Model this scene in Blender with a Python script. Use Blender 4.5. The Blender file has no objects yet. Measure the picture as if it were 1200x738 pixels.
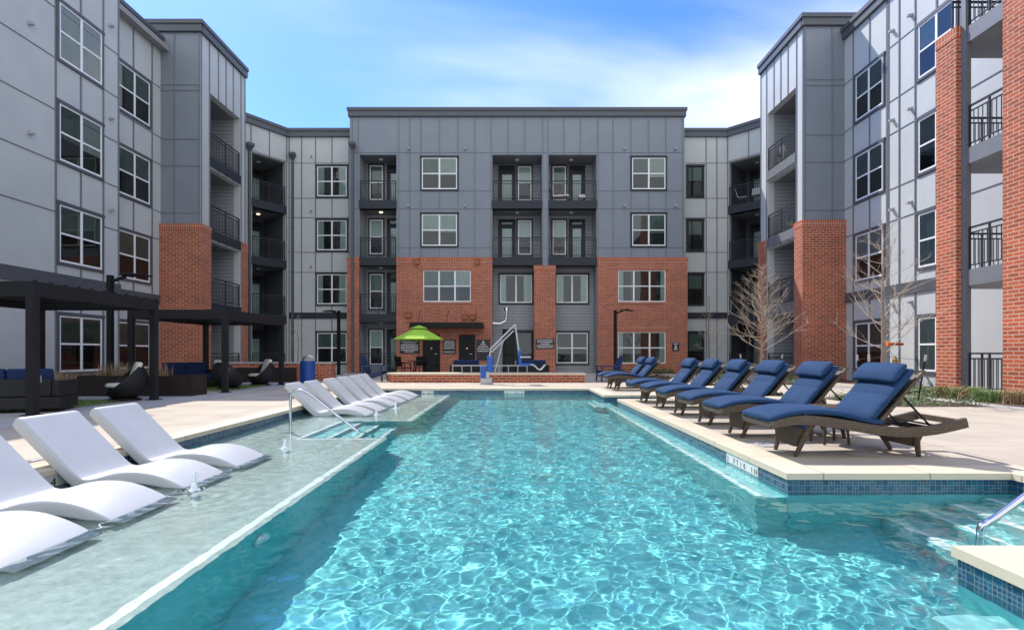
import bpy, math, random
import numpy as np
from mathutils import Vector, Matrix
S = bpy.context.scene
C = S.collection
R = math.radians
random.seed(7)

# ------------------------------------------------------------------ camera, sky, sun, exposure
cam = bpy.data.cameras.new('camera'); cam_o = bpy.data.objects.new('camera', cam); C.objects.link(cam_o)
cam.sensor_width = 36; cam.lens = 18.6; cam.shift_x = -2/1200; cam.shift_y = 45/1200
cam.clip_start = .05; cam.clip_end = 3000
cam_o.location = (0, 0, 1.05); cam_o.rotation_euler = (R(90), 0, 0); S.camera = cam_o
S.view_settings.view_transform = 'Standard'; S.view_settings.look = 'None'
S.view_settings.gamma = 1; S.view_settings.exposure = 1.02; S.view_settings.use_curve_mapping = False
SUN_EL = 50.0
sun_h = Vector((-.615, .789))                     # towards the sun, on the ground plane
SKY_K = .15
w = bpy.data.worlds.new('World'); S.world = w; w.use_nodes = True
nt = w.node_tree; N = nt.nodes; LK = nt.links.new
sky = N.new('ShaderNodeTexSky'); sky.sky_type = 'NISHITA'; sky.sun_disc = False
sky.sun_elevation = R(SUN_EL); sky.sun_rotation = math.atan2(sun_h.x, sun_h.y)
sky.air_density = 1.0; sky.dust_density = .3; sky.ozone_density = 2.0
hs = N.new('ShaderNodeHueSaturation'); hs.inputs['Saturation'].default_value = 1.3; hs.inputs['Hue'].default_value = .515; LK(sky.outputs[0], hs.inputs['Color'])
tc = N.new('ShaderNodeTexCoord'); sp = N.new('ShaderNodeSeparateXYZ'); LK(tc.outputs['Generated'], sp.inputs[0])
ad = N.new('ShaderNodeMath'); ad.operation = 'ADD'; ad.inputs[1].default_value = .22; LK(sp.outputs[2], ad.inputs[0])
dx = N.new('ShaderNodeMath'); dx.operation = 'DIVIDE'; LK(sp.outputs[0], dx.inputs[0]); LK(ad.outputs[0], dx.inputs[1])
dy = N.new('ShaderNodeMath'); dy.operation = 'DIVIDE'; LK(sp.outputs[1], dy.inputs[0]); LK(ad.outputs[0], dy.inputs[1])
cb = N.new('ShaderNodeCombineXYZ'); LK(dx.outputs[0], cb.inputs[0]); LK(dy.outputs[0], cb.inputs[1])
mp = N.new('ShaderNodeMapping'); mp.inputs['Location'].default_value = (3.1, 7.4, 0); mp.inputs['Rotation'].default_value = (0, 0, R(8)); mp.inputs['Scale'].default_value = (.62, 1.5, 1); LK(cb.outputs[0], mp.inputs[0])
ns = N.new('ShaderNodeTexNoise'); ns.inputs['Scale'].default_value = 1.15; ns.inputs['Detail'].default_value = 5; ns.inputs['Roughness'].default_value = .48; ns.inputs['Distortion'].default_value = .35; LK(mp.outputs[0], ns.inputs['Vector'])
gx = N.new('ShaderNodeMath'); gx.operation = 'MULTIPLY_ADD'; gx.inputs[1].default_value = .13; gx.inputs[2].default_value = 0; LK(sp.outputs[0], gx.inputs[0])
gy = N.new('ShaderNodeMapRange'); gy.inputs[1].default_value = .15; gy.inputs[2].default_value = -.55; gy.inputs[3].default_value = 0; gy.inputs[4].default_value = .30; LK(sp.outputs[1], gy.inputs[0]); LK(gy.outputs[0], gx.inputs[2])  # extra unseen cloud added behind the camera to whiten the facade light
sm = N.new('ShaderNodeMath'); sm.operation = 'ADD'; LK(ns.outputs[0], sm.inputs[0]); LK(gx.outputs[0], sm.inputs[1])
rp = N.new('ShaderNodeValToRGB'); rp.color_ramp.elements[0].position = .43; rp.color_ramp.elements[1].position = .80; rp.color_ramp.interpolation = 'EASE'; LK(sm.outputs[0], rp.inputs[0])
mc = N.new('ShaderNodeMixRGB'); mc.inputs[2].default_value = (4.6, 4.85, 5.2, 1); LK(rp.outputs[0], mc.inputs[0]); tn = N.new('ShaderNodeMixRGB'); tn.blend_type = 'MULTIPLY'; tn.inputs[0].default_value = 1; tn.inputs[2].default_value = (.66, .80, 1.0, 1); LK(hs.outputs[0], tn.inputs[1]); LK(tn.outputs[0], mc.inputs[1])
LK(mc.outputs[0], N['Background'].inputs[0]); N['Background'].inputs[1].default_value = SKY_K
sl = bpy.data.lights.new('sun', 'SUN'); sl.energy = 2.75; sl.angle = R(.5); sl.color = (1, .95, .88)
so = bpy.data.objects.new('sun', sl); C.objects.link(so)
so.rotation_euler = Vector((-sun_h.x, -sun_h.y, -math.tan(R(SUN_EL)))).to_track_quat('-Z', 'Y').to_euler()
so.location = (-20, 26, 40)
sl.cycles.is_caustics_light = True
S.cycles.use_denoising = True; S.cycles.sample_clamp_indirect = 4; S.cycles.blur_glossy = .3
S.cycles.max_bounces = 8; S.cycles.transparent_max_bounces = 16

# ------------------------------------------------------------------ materials
def mat(name, col, rough=.6, var=.0, scale=3.0, bump=0, bscale=60, spec=.5, metal=0, coat=0):
    m = bpy.data.materials.new(name); m.use_nodes = True
    t = m.node_tree; b = t.nodes['Principled BSDF']
    b.inputs['Base Color'].default_value = (*col, 1); b.inputs['Roughness'].default_value = rough
    b.inputs['Specular IOR Level'].default_value = spec; b.inputs['Metallic'].default_value = metal
    if coat: b.inputs['Coat Weight'].default_value = coat; b.inputs['Coat Roughness'].default_value = .05
    g = t.nodes.new('ShaderNodeNewGeometry')
    if var:
        n = t.nodes.new('ShaderNodeTexNoise'); n.inputs['Scale'].default_value = scale; n.inputs['Detail'].default_value = 6
        n.inputs['Roughness'].default_value = .6
        t.links.new(g.outputs['Position'], n.inputs['Vector'])
        mr = t.nodes.new('ShaderNodeMapRange'); mr.inputs[1].default_value = .3; mr.inputs[2].default_value = .7
        mr.inputs[3].default_value = 1-var; mr.inputs[4].default_value = 1+var; t.links.new(n.outputs[0], mr.inputs[0])
        mx = t.nodes.new('ShaderNodeVectorMath'); mx.operation = 'SCALE'; mx.inputs[0].default_value = col
        t.links.new(mr.outputs[0], mx.inputs['Scale']); t.links.new(mx.outputs[0], b.inputs['Base Color'])
    if bump:
        n2 = t.nodes.new('ShaderNodeTexNoise'); n2.inputs['Scale'].default_value = bscale; n2.inputs['Detail'].default_value = 3
        t.links.new(g.outputs['Position'], n2.inputs['Vector'])
        bp = t.nodes.new('ShaderNodeBump'); bp.inputs['Strength'].default_value = bump; bp.inputs['Distance'].default_value = .01
        t.links.new(n2.outputs[0], bp.inputs['Height']); t.links.new(bp.outputs[0], b.inputs['Normal'])
    return m

def uv_brick(name, c1, c2, mortar, wd, ht, ms, rough=.8, bump=.4, squash=False, var=.12, off=.5, bias=0, spec=.3, soldier=False):
    m = bpy.data.materials.new(name); m.use_nodes = True; t = m.node_tree; b = t.nodes['Principled BSDF']
    u = t.nodes.new('ShaderNodeUVMap'); u.uv_map = 'UVMap'
    k = t.nodes.new('ShaderNodeTexBrick'); k.inputs['Scale'].default_value = 1
    k.inputs['Color1'].default_value = (*c1, 1); k.inputs['Color2'].default_value = (*c2, 1); k.inputs['Mortar'].default_value = (*mortar, 1)
    k.inputs['Brick Width'].default_value = wd; k.inputs['Row Height'].default_value = ht; k.inputs['Mortar Size'].default_value = ms
    k.inputs['Mortar Smooth'].default_value = .1; k.inputs['Bias'].default_value = bias; k.offset = off
    t.links.new(u.outputs[0], k.inputs['Vector'])
    n = t.nodes.new('ShaderNodeTexNoise'); n.inputs['Scale'].default_value = 1.3; n.inputs['Detail'].default_value = 6
    g = t.nodes.new('ShaderNodeNewGeometry'); t.links.new(g.outputs['Position'], n.inputs['Vector'])
    mr = t.nodes.new('ShaderNodeMapRange'); mr.inputs[1].default_value = .3; mr.inputs[2].default_value = .7; mr.inputs[3].default_value = 1-var; mr.inputs[4].default_value = 1+var
    t.links.new(n.outputs[0], mr.inputs[0])
    mx = t.nodes.new('ShaderNodeVectorMath'); mx.operation = 'SCALE'; t.links.new(k.outputs['Color'], mx.inputs[0]); t.links.new(mr.outputs[0], mx.inputs['Scale'])
    t.links.new(mx.outputs[0], b.inputs['Base Color']); b.inputs['Roughness'].default_value = rough; b.inputs['Specular IOR Level'].default_value = spec
    if bump:
        bp = t.nodes.new('ShaderNodeBump'); bp.inputs['Strength'].default_value = bump; bp.inputs['Distance'].default_value = .008; bp.invert = True
        t.links.new(k.outputs['Fac'], bp.inputs['Height']); t.links.new(bp.outputs[0], b.inputs['Normal'])
    return m

M = {}
M['lightgrey'] = mat('light grey panel paint', (.505, .53, .525), .6, .06, .8, .1, 30)
M['bluegrey'] = mat('blue grey panel paint', (.215, .242, .282), .55, .06, .8, .1, 30)
M['batten'] = mat('blue grey batten paint', (.165, .19, .225), .55, .06, 2)
M['trim'] = mat('dark grey trim paint', (.085, .092, .105), .5, .06, 2)
M['trimlight'] = mat('mid grey trim paint', (.17, .18, .195), .5, .06, 2)
M['fascia'] = mat('slate fascia paint', (.030, .035, .045), .55, .06, 2, spec=.3)
M['white'] = mat('white vinyl', (.86, .87, .87), .35, .03, 4)
M['black'] = mat('black painted steel', (.010, .010, .011), .5, .1, 6, spec=.25)
M['charcoal'] = mat('charcoal powder coat', (.015, .015, .018), .5, .08, 4, spec=.3)
M['dark'] = mat('dim room interior', (.026, .03, .03), .9)  # flat panel behind the glass; the unlit room's darkness is painted in
M['curtain'] = mat('pale curtain cloth', (.56, .61, .58), .9, .06, 5)
M['curtain2'] = mat('green grey blind', (.20, .26, .235), .8, .1, 5)
M['shadewall'] = mat('wall paint with balcony shade', (.075, .08, .092), .6, .06, 3)  # shade of the deep corner balconies is put into this wall colour
M['roof'] = mat('roof membrane', (.3, .3, .3), .9, .1, 1)
M['brick'] = uv_brick('red brick', (.48, .11, .048), (.29, .068, .034), (.50, .40, .31), .27, .092, .0095, var=.1)
M['soldier'] = uv_brick('red brick on end', (.48, .11, .048), (.36, .085, .038), (.50, .40, .31), .092, .27, .0095, off=0, var=.1)
M['lap'] = uv_brick('lap siding', (.32, .33, .35), (.32, .33, .35), (.14, .15, .17), 30, .17, .012, rough=.6, bump=.6, var=.04)
M['lapl'] = uv_brick('light lap siding', (.42, .43, .45), (.42, .43, .45), (.22, .23, .25), 30, .17, .010, rough=.6, bump=.6, var=.04)
M['deck'] = uv_brick('broom finished concrete deck', (.49, .425, .345), (.455, .395, .32), (.27, .235, .20), 2.4, 1.5, .008, rough=.85, bump=.2, var=.13, off=0)
M['coping'] = uv_brick('cream cast stone coping', (.62, .54, .41), (.58, .50, .385), (.34, .28, .2), .93, 40, .007, rough=.7, bump=.2, var=.06, off=0)
M['walk'] = mat('grey concrete paving', (.43, .41, .39), .85, .1, 1.2, .2, 40)
M['earth'] = mat('ground', (.22, .20, .17), .95, .2, .5)
M['mulch'] = mat('brown mulch', (.10, .06, .04), .95, .5, 25, .8, 50)
M['turf'] = mat('turf base', (.13, .19, .06), .95, .3, 8, .6, 120)
M['blade'] = mat('grass blade', (.17, .26, .08), .7, .35, 4)
M['tan'] = mat('dry grass blade', (.36, .25, .14), .8, .3, 5)
M['leaf'] = mat('low shrub leaf', (.075, .115, .03), .6, .4, 9)
M['bark'] = mat('grey brown bark', (.26, .20, .155), .9, .3, 14, .6, 60)
M['twig'] = mat('pale bare twig', (.42, .345, .27), .9, .25, 6)
M['plastic'] = mat('white moulded plastic', (.46, .475, .49), .42, .05, 3, .06, 300)
M['steel'] = mat('stainless steel', (.62, .62, .62), .18, .05, 6, metal=1)
M['alum'] = mat('silver paint', (.42, .42, .43), .4, .1, 6)
M['blue'] = mat('navy canvas', (.016, .049, .122), .85, .12, 5, .45, 16, spec=.25)
M['bluedk'] = mat('navy piping', (.010, .022, .07), .85, .1, 6)
M['navy'] = mat('deep navy canvas', (.006, .024, .095), .85, .1, 6)
M['binblue'] = mat('cobalt steel', (.004, .055, .28), .4, .06, 3)
M['liftblue'] = mat('blue moulded cover', (.012, .09, .42), .4, .05, 3)
M['corten'] = mat('dark corten steel', (.022, .013, .010), .6, .35, 3)
M['adir'] = mat('blue lumber', (.012, .035, .105), .5, .1, 5)
M['lime'] = mat('lime canvas', (.36, .60, .05), .8, .06, 3)
M['cream'] = mat('cream cushion', (.74, .72, .67), .9, .06, 5)
M['sandwood'] = mat('sand coloured resin', (.55, .49, .38), .6, .1, 6)
M['red'] = mat('red painted pipe', (.45, .05, .025), .5, .1, 8)
M['orange'] = mat('orange cap', (.75, .20, .04), .5, .1, 8)
M['brass'] = mat('brass', (.55, .36, .12), .35, .1, 8, metal=1)
M['sign'] = mat('black sign panel', (.018, .018, .02), .45, .1, 6)
M['lettering'] = mat('pale lettering', (.62, .62, .62), .6)
M['ink'] = mat('black lettering', (.012, .012, .013), .5)
M['marker'] = mat('white ceramic tile', (.72, .72, .70), .2, .05, 5)
M['vent'] = mat('brick coloured vent', (.36, .12, .06), .7, .1, 4)
M['plaster'] = mat('aqua pool plaster', (.145, .50, .525), .8, .12, 3, .1, 60)
M['shelfpl'] = mat('pale pebble plaster', (.43, .47, .44), .8, .12, 7, .15, 90)
M['stepplaster'] = mat('pale aqua step plaster', (.25, .55, .56), .8, .12, 5, .1, 80)
M['nosing'] = mat('white step edge tile', (.80, .82, .80), .4, .05, 8)
M['lamp'] = mat('warm ceiling lamp', (.8, .8, .75), .4)
_b = M['lamp'].node_tree.nodes['Principled BSDF']; _b.inputs['Emission Color'].default_value = (1, .78, .5, 1); _b.inputs['Emission Strength'].default_value = 1.2

def wicker(name, c1, c2, s):
    m = bpy.data.materials.new(name); m.use_nodes = True; t = m.node_tree; b = t.nodes['Principled BSDF']
    u = t.nodes.new('ShaderNodeUVMap'); u.uv_map = 'UVMap'
    k = t.nodes.new('ShaderNodeTexBrick'); k.inputs['Scale'].default_value = 1
    k.inputs['Color1'].default_value = (*c1, 1); k.inputs['Color2'].default_value = (*c2, 1); k.inputs['Mortar'].default_value = (c1[0]*.25, c1[1]*.25, c1[2]*.25, 1)
    k.inputs['Brick Width'].default_value = s*2; k.inputs['Row Height'].default_value = s; k.inputs['Mortar Size'].default_value = s*.16
    t.links.new(u.outputs[0], k.inputs['Vector']); t.links.new(k.outputs['Color'], b.inputs['Base Color']); b.inputs['Roughness'].default_value = .55
    bp = t.nodes.new('ShaderNodeBump'); bp.inputs['Strength'].default_value = .8; bp.inputs['Distance'].default_value = .006; bp.invert = True
    t.links.new(k.outputs['Fac'], bp.inputs['Height']); t.links.new(bp.outputs[0], b.inputs['Normal'])
    return m
M['wicker'] = wicker('brown resin wicker', (.155, .108, .07), (.10, .072, .05), .018)
M['bwicker'] = wicker('black resin wicker', (.016, .015, .015), (.009, .009, .009), .03)

def tiles(name):                                   # random mosaic: large and small blue glass tiles with pale grout
    m = bpy.data.materials.new(name); m.use_nodes = True; t = m.node_tree; b = t.nodes['Principled BSDF']; L = t.links.new
    u = t.nodes.new('ShaderNodeUVMap'); u.uv_map = 'UVMap'
    def bricks(wd, seed):
        k = t.nodes.new('ShaderNodeTexBrick'); k.inputs['Scale'].default_value = 1; k.offset = 0
        mpn = t.nodes.new('ShaderNodeMapping'); mpn.inputs['Location'].default_value = (seed, 0, 0); L(u.outputs[0], mpn.inputs[0]); L(mpn.outputs[0], k.inputs['Vector'])
        k.inputs['Color1'].default_value = (.012, .05, .12, 1); k.inputs['Color2'].default_value = (.022, .12, .19, 1); k.inputs['Mortar'].default_value = (.20, .23, .24, 1)
        k.inputs['Brick Width'].default_value = wd; k.inputs['Row Height'].default_value = wd; k.inputs['Mortar Size'].default_value = .0020; return k
    a = bricks(.052, 0); c = bricks(.026, 0)
    v = t.nodes.new('ShaderNodeTexBrick'); v.offset = 0; v.inputs['Scale'].default_value = 1; v.inputs['Brick Width'].default_value = .052; v.inputs['Row Height'].default_value = .052; v.inputs['Mortar Size'].default_value = 0
    v.inputs['Color1'].default_value = (0, 0, 0, 1); v.inputs['Color2'].default_value = (1, 1, 1, 1); mpn = t.nodes.new('ShaderNodeMapping'); mpn.inputs['Location'].default_value = (5.2, 1.04, 0); L(u.outputs[0], mpn.inputs[0]); L(mpn.outputs[0], v.inputs['Vector'])
    gt = t.nodes.new('ShaderNodeMath'); gt.operation = 'GREATER_THAN'; gt.inputs[1].default_value = .55; L(v.outputs['Color'], gt.inputs[0])
    mx = t.nodes.new('ShaderNodeMixRGB'); L(gt.outputs[0], mx.inputs[0]); L(a.outputs['Color'], mx.inputs[1]); L(c.outputs['Color'], mx.inputs[2])
    L(mx.outputs[0], b.inputs['Base Color']); b.inputs['Roughness'].default_value = .15; b.inputs['Coat Weight'].default_value = .15
    return m
M['tile'] = tiles('blue glass mosaic')

def glass(name, tint, ior):
    m = bpy.data.materials.new(name); m.use_nodes = True; t = m.node_tree; t.nodes.remove(t.nodes['Principled BSDF'])
    tr = t.nodes.new('ShaderNodeBsdfTransparent'); tr.inputs[0].default_value = (*tint, 1)
    gl = t.nodes.new('ShaderNodeBsdfGlossy'); gl.inputs['Roughness'].default_value = .0
    g = t.nodes.new('ShaderNodeNewGeometry'); n = t.nodes.new('ShaderNodeTexNoise'); n.inputs['Scale'].default_value = .7; t.links.new(g.outputs['Position'], n.inputs['Vector'])
    bp = t.nodes.new('ShaderNodeBump'); bp.inputs['Strength'].default_value = .10; bp.inputs['Distance'].default_value = .02
    t.links.new(n.outputs[0], bp.inputs['Height']); t.links.new(bp.outputs[0], gl.inputs['Normal'])
    fr = t.nodes.new('ShaderNodeFresnel'); fr.inputs[0].default_value = ior; mx = t.nodes.new('ShaderNodeMixShader')
    t.links.new(fr.outputs[0], mx.inputs[0]); t.links.new(tr.outputs[0], mx.inputs[1]); t.links.new(gl.outputs[0], mx.inputs[2])
    t.links.new(mx.outputs[0], t.nodes['Material Output'].inputs[0]); return m
M['glass'] = glass('window glass', (.76, .85, .83), 1.75)
wm = bpy.data.materials.new('pool water'); wm.use_nodes = True; t = wm.node_tree; t.nodes.remove(t.nodes['Principled BSDF'])
gb = t.nodes.new('ShaderNodeBsdfGlass'); gb.inputs['IOR'].default_value = 1.33; gb.inputs['Roughness'].default_value = 0; gb.inputs['Color'].default_value = (.93, 1, 1, 1)
t.links.new(gb.outputs[0], t.nodes['Material Output'].inputs[0]); M['water'] = wm
M['foam'] = mat('bubbling water', (.85, .92, .93), .15, .05, 20, .6, 60)

# ------------------------------------------------------------------ mesh helpers
class MB:
    def __init__(s): s.v = []; s.f = []; s.m = []
    def add(s, vs, fs, mi=0):
        k = len(s.v); s.v += [tuple(p) for p in vs]
        s.f += [tuple(i+k for i in f) for f in fs]; s.m += [mi]*len(fs); return s
    def quad(s, a, b, c, d, mi=0): return s.add([a, b, c, d], [(0, 1, 2, 3)], mi)
    def box(s, x0, x1, y0, y1, z0, z1, mi=0):
        return s.add([(x, y, z) for x in (x0, x1) for y in (y0, y1) for z in (z0, z1)],
                     [(0, 1, 3, 2), (4, 6, 7, 5), (0, 4, 5, 1), (2, 3, 7, 6), (0, 2, 6, 4), (1, 5, 7, 3)], mi)
    def fbox(s, F, u0, u1, z0, z1, d0, d1, mi=0):
        return s.add([F(u, d, z) for u in (u0, u1) for d in (d1, d0) for z in (z0, z1)],
                     [(0, 1, 3, 2), (4, 6, 7, 5), (0, 4, 5, 1), (2, 3, 7, 6), (0, 2, 6, 4), (1, 5, 7, 3)], mi)
    def tube(s, pts, r, n=8, mi=0, caps=True):
        pts = [Vector(p) for p in pts]; rs = r if isinstance(r, (list, tuple)) else [r]*len(pts)
        vs = []; fs = []; prev = None
        for i, p in enumerate(pts):
            d = (pts[min(i+1, len(pts)-1)] - pts[max(i-1, 0)])
            d = d.normalized() if d.length > 1e-9 else Vector((0, 0, 1))
            if prev is None: a = d.orthogonal().normalized()
            else: a = (prev - d*prev.dot(d)); a = a.normalized() if a.length > 1e-6 else d.orthogonal().normalized()
            prev = a; b = d.cross(a)
            for k in range(n):
                th = 2*math.pi*(k+.5)/n; vs.append(p + (a*math.cos(th)+b*math.sin(th))*rs[i])
        for i in range(len(pts)-1):
            for k in range(n): fs.append((i*n+k, i*n+(k+1) % n, (i+1)*n+(k+1) % n, (i+1)*n+k))
        if caps: fs.append(tuple(range(n-1, -1, -1))); fs.append(tuple(range((len(pts)-1)*n, len(pts)*n)))
        return s.add(vs, fs, mi)
    def bar(s, a, b, wd, ht, mi=0, up=(0, 0, 1)):
        a = Vector(a); b = Vector(b); d = (b-a).normalized(); u = Vector(up)
        if abs(d.dot(u)) > .99: u = Vector((0, 1, 0))
        r = d.cross(u).normalized(); u = r.cross(d)
        vs = [p + r*x*wd/2 + u*y*ht/2 for p in (a, b) for x, y in ((-1, -1), (1, -1), (1, 1), (-1, 1))]
        return s.add(vs, [(3, 2, 1, 0), (4, 5, 6, 7), (0, 1, 5, 4), (1, 2, 6, 5), (2, 3, 7, 6), (3, 0, 4, 7)], mi)
    def lathe(s, prof, c=(0, 0, 0), n=24, mi=0):
        vs = []; fs = []
        for r, z in prof:
            for k in range(n):
                th = 2*math.pi*(k+.5)/n; vs.append((c[0]+r*math.cos(th), c[1]+r*math.sin(th), c[2]+z))
        for i in range(len(prof)-1):
            for k in range(n): fs.append((i*n+k, i*n+(k+1) % n, (i+1)*n+(k+1) % n, (i+1)*n+k))
        return s.add(vs, fs, mi)
    def loft(s, path, thick, half, y=0, n=20, e=4, ends=True, mi=0, rr=None):
        """soft slab following an (x, z) path: superellipse section, thickness per station, half width across y"""
        P = [Vector(p) for p in path]; st = []
        for i, p in enumerate(P):
            d = (P[min(i+1, len(P)-1)]-P[max(i-1, 0)]).normalized(); st.append((p, Vector((-d.y, d.x)), thick[i] if isinstance(thick, list) else thick, half))
        if ends:
            (p, nr, t0, h0), (q, nq, t1, h1) = st[0], st[-1]
            d0 = (P[0]-P[1]).normalized(); d1 = (P[-1]-P[-2]).normalized()
            st = [(p+d0*t0*.34, nr, t0*.35, h0-t0*.25), (p+d0*t0*.22, nr, t0*.75, h0-t0*.1)]+st+[(q+d1*t1*.22, nq, t1*.75, h1-t1*.1), (q+d1*t1*.34, nq, t1*.35, h1-t1*.25)]
        vs = []; fs = []
        for p, nr, t0, h0 in st:
            if rr:
                q = min(rr, t0*.49); sec = []
                for cy, ct, a0 in ((h0-q, t0/2-q, 0), (-h0+q, t0/2-q, 90), (-h0+q, -t0/2+q, 180), (h0-q, -t0/2+q, 270)):
                    sec += [(cy+q*math.cos(R(a0+18*j)), ct+q*math.sin(R(a0+18*j))) for j in range(6)]
                n = len(sec); vs += [(p.x+nr.x*tt, y+yy, p.y+nr.y*tt) for yy, tt in sec]; continue
            for k in range(n):
                a = 2*math.pi*k/n; ca, sa = math.cos(a), math.sin(a)
                yy = math.copysign(abs(ca)**(2/e), ca)*h0; tt = math.copysign(abs(sa)**(2/e), sa)*t0/2
                vs.append((p.x+nr.x*tt, y+yy, p.y+nr.y*tt))
        for i in range(len(st)-1):
            for k in range(n): fs.append((i*n+k, i*n+(k+1) % n, (i+1)*n+(k+1) % n, (i+1)*n+k))
        fs.append(tuple(range(n-1, -1, -1))); fs.append(tuple(range((len(st)-1)*n, len(st)*n)))
        return s.add(vs, fs, mi)
    def build(s, name, mats, parent=None, smooth=False, bevel=0, seg=2):
        me = bpy.data.meshes.new(name); me.from_pydata(s.v, [], s.f)
        for q in (mats if isinstance(mats, (list, tuple)) else [mats]): me.materials.append(q)
        me.polygons.foreach_set('material_index', s.m)
        if smooth: me.polygons.foreach_set('use_smooth', [True]*len(s.f))
        uvl = me.uv_layers.new(name='UVMap'); co = np.array(s.v); uv = np.zeros((len(me.loops), 2)); li = 0
        for f in s.f:
            p = co[list(f)]
            nrm = np.cross(p[1]-p[0], p[2]-p[0])
            if len(f) > 3: nrm = nrm + np.cross(p[2]-p[0], p[3]-p[0])
            an = np.abs(nrm); h = math.hypot(nrm[0], nrm[1])
            if an[2] > h: q = p[:, :2] if not getattr(s, 'swapuv', 0) else p[:, 1::-1]
            else:
                tx, ty = (-nrm[1]/h, nrm[0]/h) if h > 1e-12 else (1, 0)
                q = np.stack([p[:, 0]*tx+p[:, 1]*ty, p[:, 2]], 1)
            uv[li:li+len(f)] = q; li += len(f)
        uvl.data.foreach_set('uv', uv.ravel())
        o = bpy.data.objects.new(name, me); C.objects.link(o)
        if parent: o.parent = parent
        if bevel:
            b = o.modifiers.new('Bevel', 'BEVEL'); b.width = bevel; b.segments = seg; b.limit_method = 'ANGLE'; b.angle_limit = R(35)
        return o

def tag(o, label, cat, group=None):
    o['label'] = label; o['category'] = cat
    if group: o['group'] = group
    return o
def thing(name, label, cat, loc=(0, 0, 0), rz=0, group=None):
    o = bpy.data.objects.new(name, None); C.objects.link(o); o.location = loc; o.rotation_euler = (0, 0, rz)
    return tag(o, label, cat, group)
def dup(root, loc, rz, label, group=None):
    r = root.copy(); C.objects.link(r); r.location = loc; r.rotation_euler = (0, 0, rz); r['label'] = label
    if group: r['group'] = group
    for ch in list(root.children):
        c = ch.copy(); C.objects.link(c); c.parent = r
        for g in list(ch.children): d = g.copy(); C.objects.link(d); d.parent = c
    return r
def struct(o, kind='structure'): o['kind'] = kind; return o
def recv(o): o.cycles.is_caustics_receiver = True; return o
def spline(pts, k=6):
    out = []; P = [Vector(p) for p in pts]
    for i in range(len(P)-1):
        a, b, c, d = P[max(i-1, 0)], P[i], P[i+1], P[min(i+2, len(P)-1)]
        for j in range(k):
            t = j/k; out.append(.5*((2*b)+(c-a)*t+(2*a-5*b+4*c-d)*t*t+(3*b-a-3*c+d)*t**3))
    return out+[P[-1]]
def frame(ox, oy, ux, uy):                         # wall frame: u along the wall, d outwards, z up
    nx, ny = uy, -ux
    return lambda u, d, z: (ox+ux*u+nx*d, oy+uy*u+ny*d, z)
def text_mesh(body, size, name, m, parent, align='CENTER'):
    cu = bpy.data.curves.new(name, 'FONT'); cu.body = body; cu.size = size; cu.align_x = align; cu.align_y = 'CENTER'; cu.extrude = .0012
    o = bpy.data.objects.new(name, cu); C.objects.link(o); dg = bpy.context.evaluated_depsgraph_get()
    me = bpy.data.meshes.new_from_object(o.evaluated_get(dg)); bpy.data.objects.remove(o); bpy.data.curves.remove(cu)
    me.materials.clear(); me.materials.append(m); q = bpy.data.objects.new(name, me); C.objects.link(q)
    if parent: q.parent = parent
    return q

# ------------------------------------------------------------------ ground and pool shell
WZ = -.16
pool = [(2.40, -2.0), (2.40, 2.86), (4.36, 2.86), (4.36, 4.63), (2.40, 4.63), (2.40, 12.15), (3.7, 12.15), (3.7, 13.29), (2.27, 13.29), (2.27, 15.8), (-4.18, 15.8), (-4.18, -2.0)]
def in_pool(x, y):
    c = False; n = len(pool)
    for i in range(n):
        (x1, y1), (x2, y2) = pool[i], pool[(i+1) % n]
        if (y1 > y) != (y2 > y) and x < (x2-x1)*(y-y1)/(y2-y1)+x1: c = not c
    return c
def sheet(name, x0, x1, y0, y1, z, m, hole=None, extra=()):
    xs = sorted({x0, x1, *[p[0] for p in pool if x0 < p[0] < x1 and hole]}); ys = sorted({y0, y1, *[p[1] for p in pool if y0 < p[1] < y1 and hole]})
    b = MB()
    for i in range(len(xs)-1):
        for j in range(len(ys)-1):
            if hole and in_pool((xs[i]+xs[i+1])/2, (ys[j]+ys[j+1])/2): continue
            b.quad((xs[i], ys[j], z), (xs[i+1], ys[j], z), (xs[i+1], ys[j+1], z), (xs[i], ys[j+1], z))
    return struct(b.build(name, m))
sheet('ground', -700, 700, -700, 700, -.012, M['earth'], hole=True)
sheet('pool_deck', -16, 16, -9, 32, 0, M['deck'], hole=True)
sheet('path', -13.7, -7.1, 2, 29, .004, M['walk'])
# coping: one ring of cast stone, 0.33 wide, butted and mitred at the corners, nosing over the tile by 2 cm
b = MB(); n = len(pool)
def off(i, d):
    p0, p1, p2 = Vector(pool[i-1]), Vector(pool[i]), Vector(pool[(i+1) % n])
    a = (p1-p0).normalized(); c = (p2-p1).normalized(); na = Vector((a.y, -a.x)); nc = Vector((c.y, -c.x)); return p1+(na+nc)*d if abs(a.dot(c)) < .5 else p1+na*d
IN = [off(i, -.02) for i in range(n)]; OUT = [off(i, .31) for i in range(n)]
for i in range(n):
    j = (i+1) % n; a, c, d, e = IN[i], IN[j], OUT[j], OUT[i]; t0, t1 = .006, -.05
    horiz = abs(a.y-c.y) < 1e-6
    b.quad((*a, t0), (*e, t0), (*d, t0), (*c, t0)); b.quad((*a, t1), (*a, t0), (*c, t0), (*c, t1)); b.quad((*a, t1), (*c, t1), (*d, t1), (*e, t1)); b.quad((*e, t0), (*e, -.01), (*d, -.01), (*d, t0))
cop = struct(b.build('pool_edge_paving', M['coping']))
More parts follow.
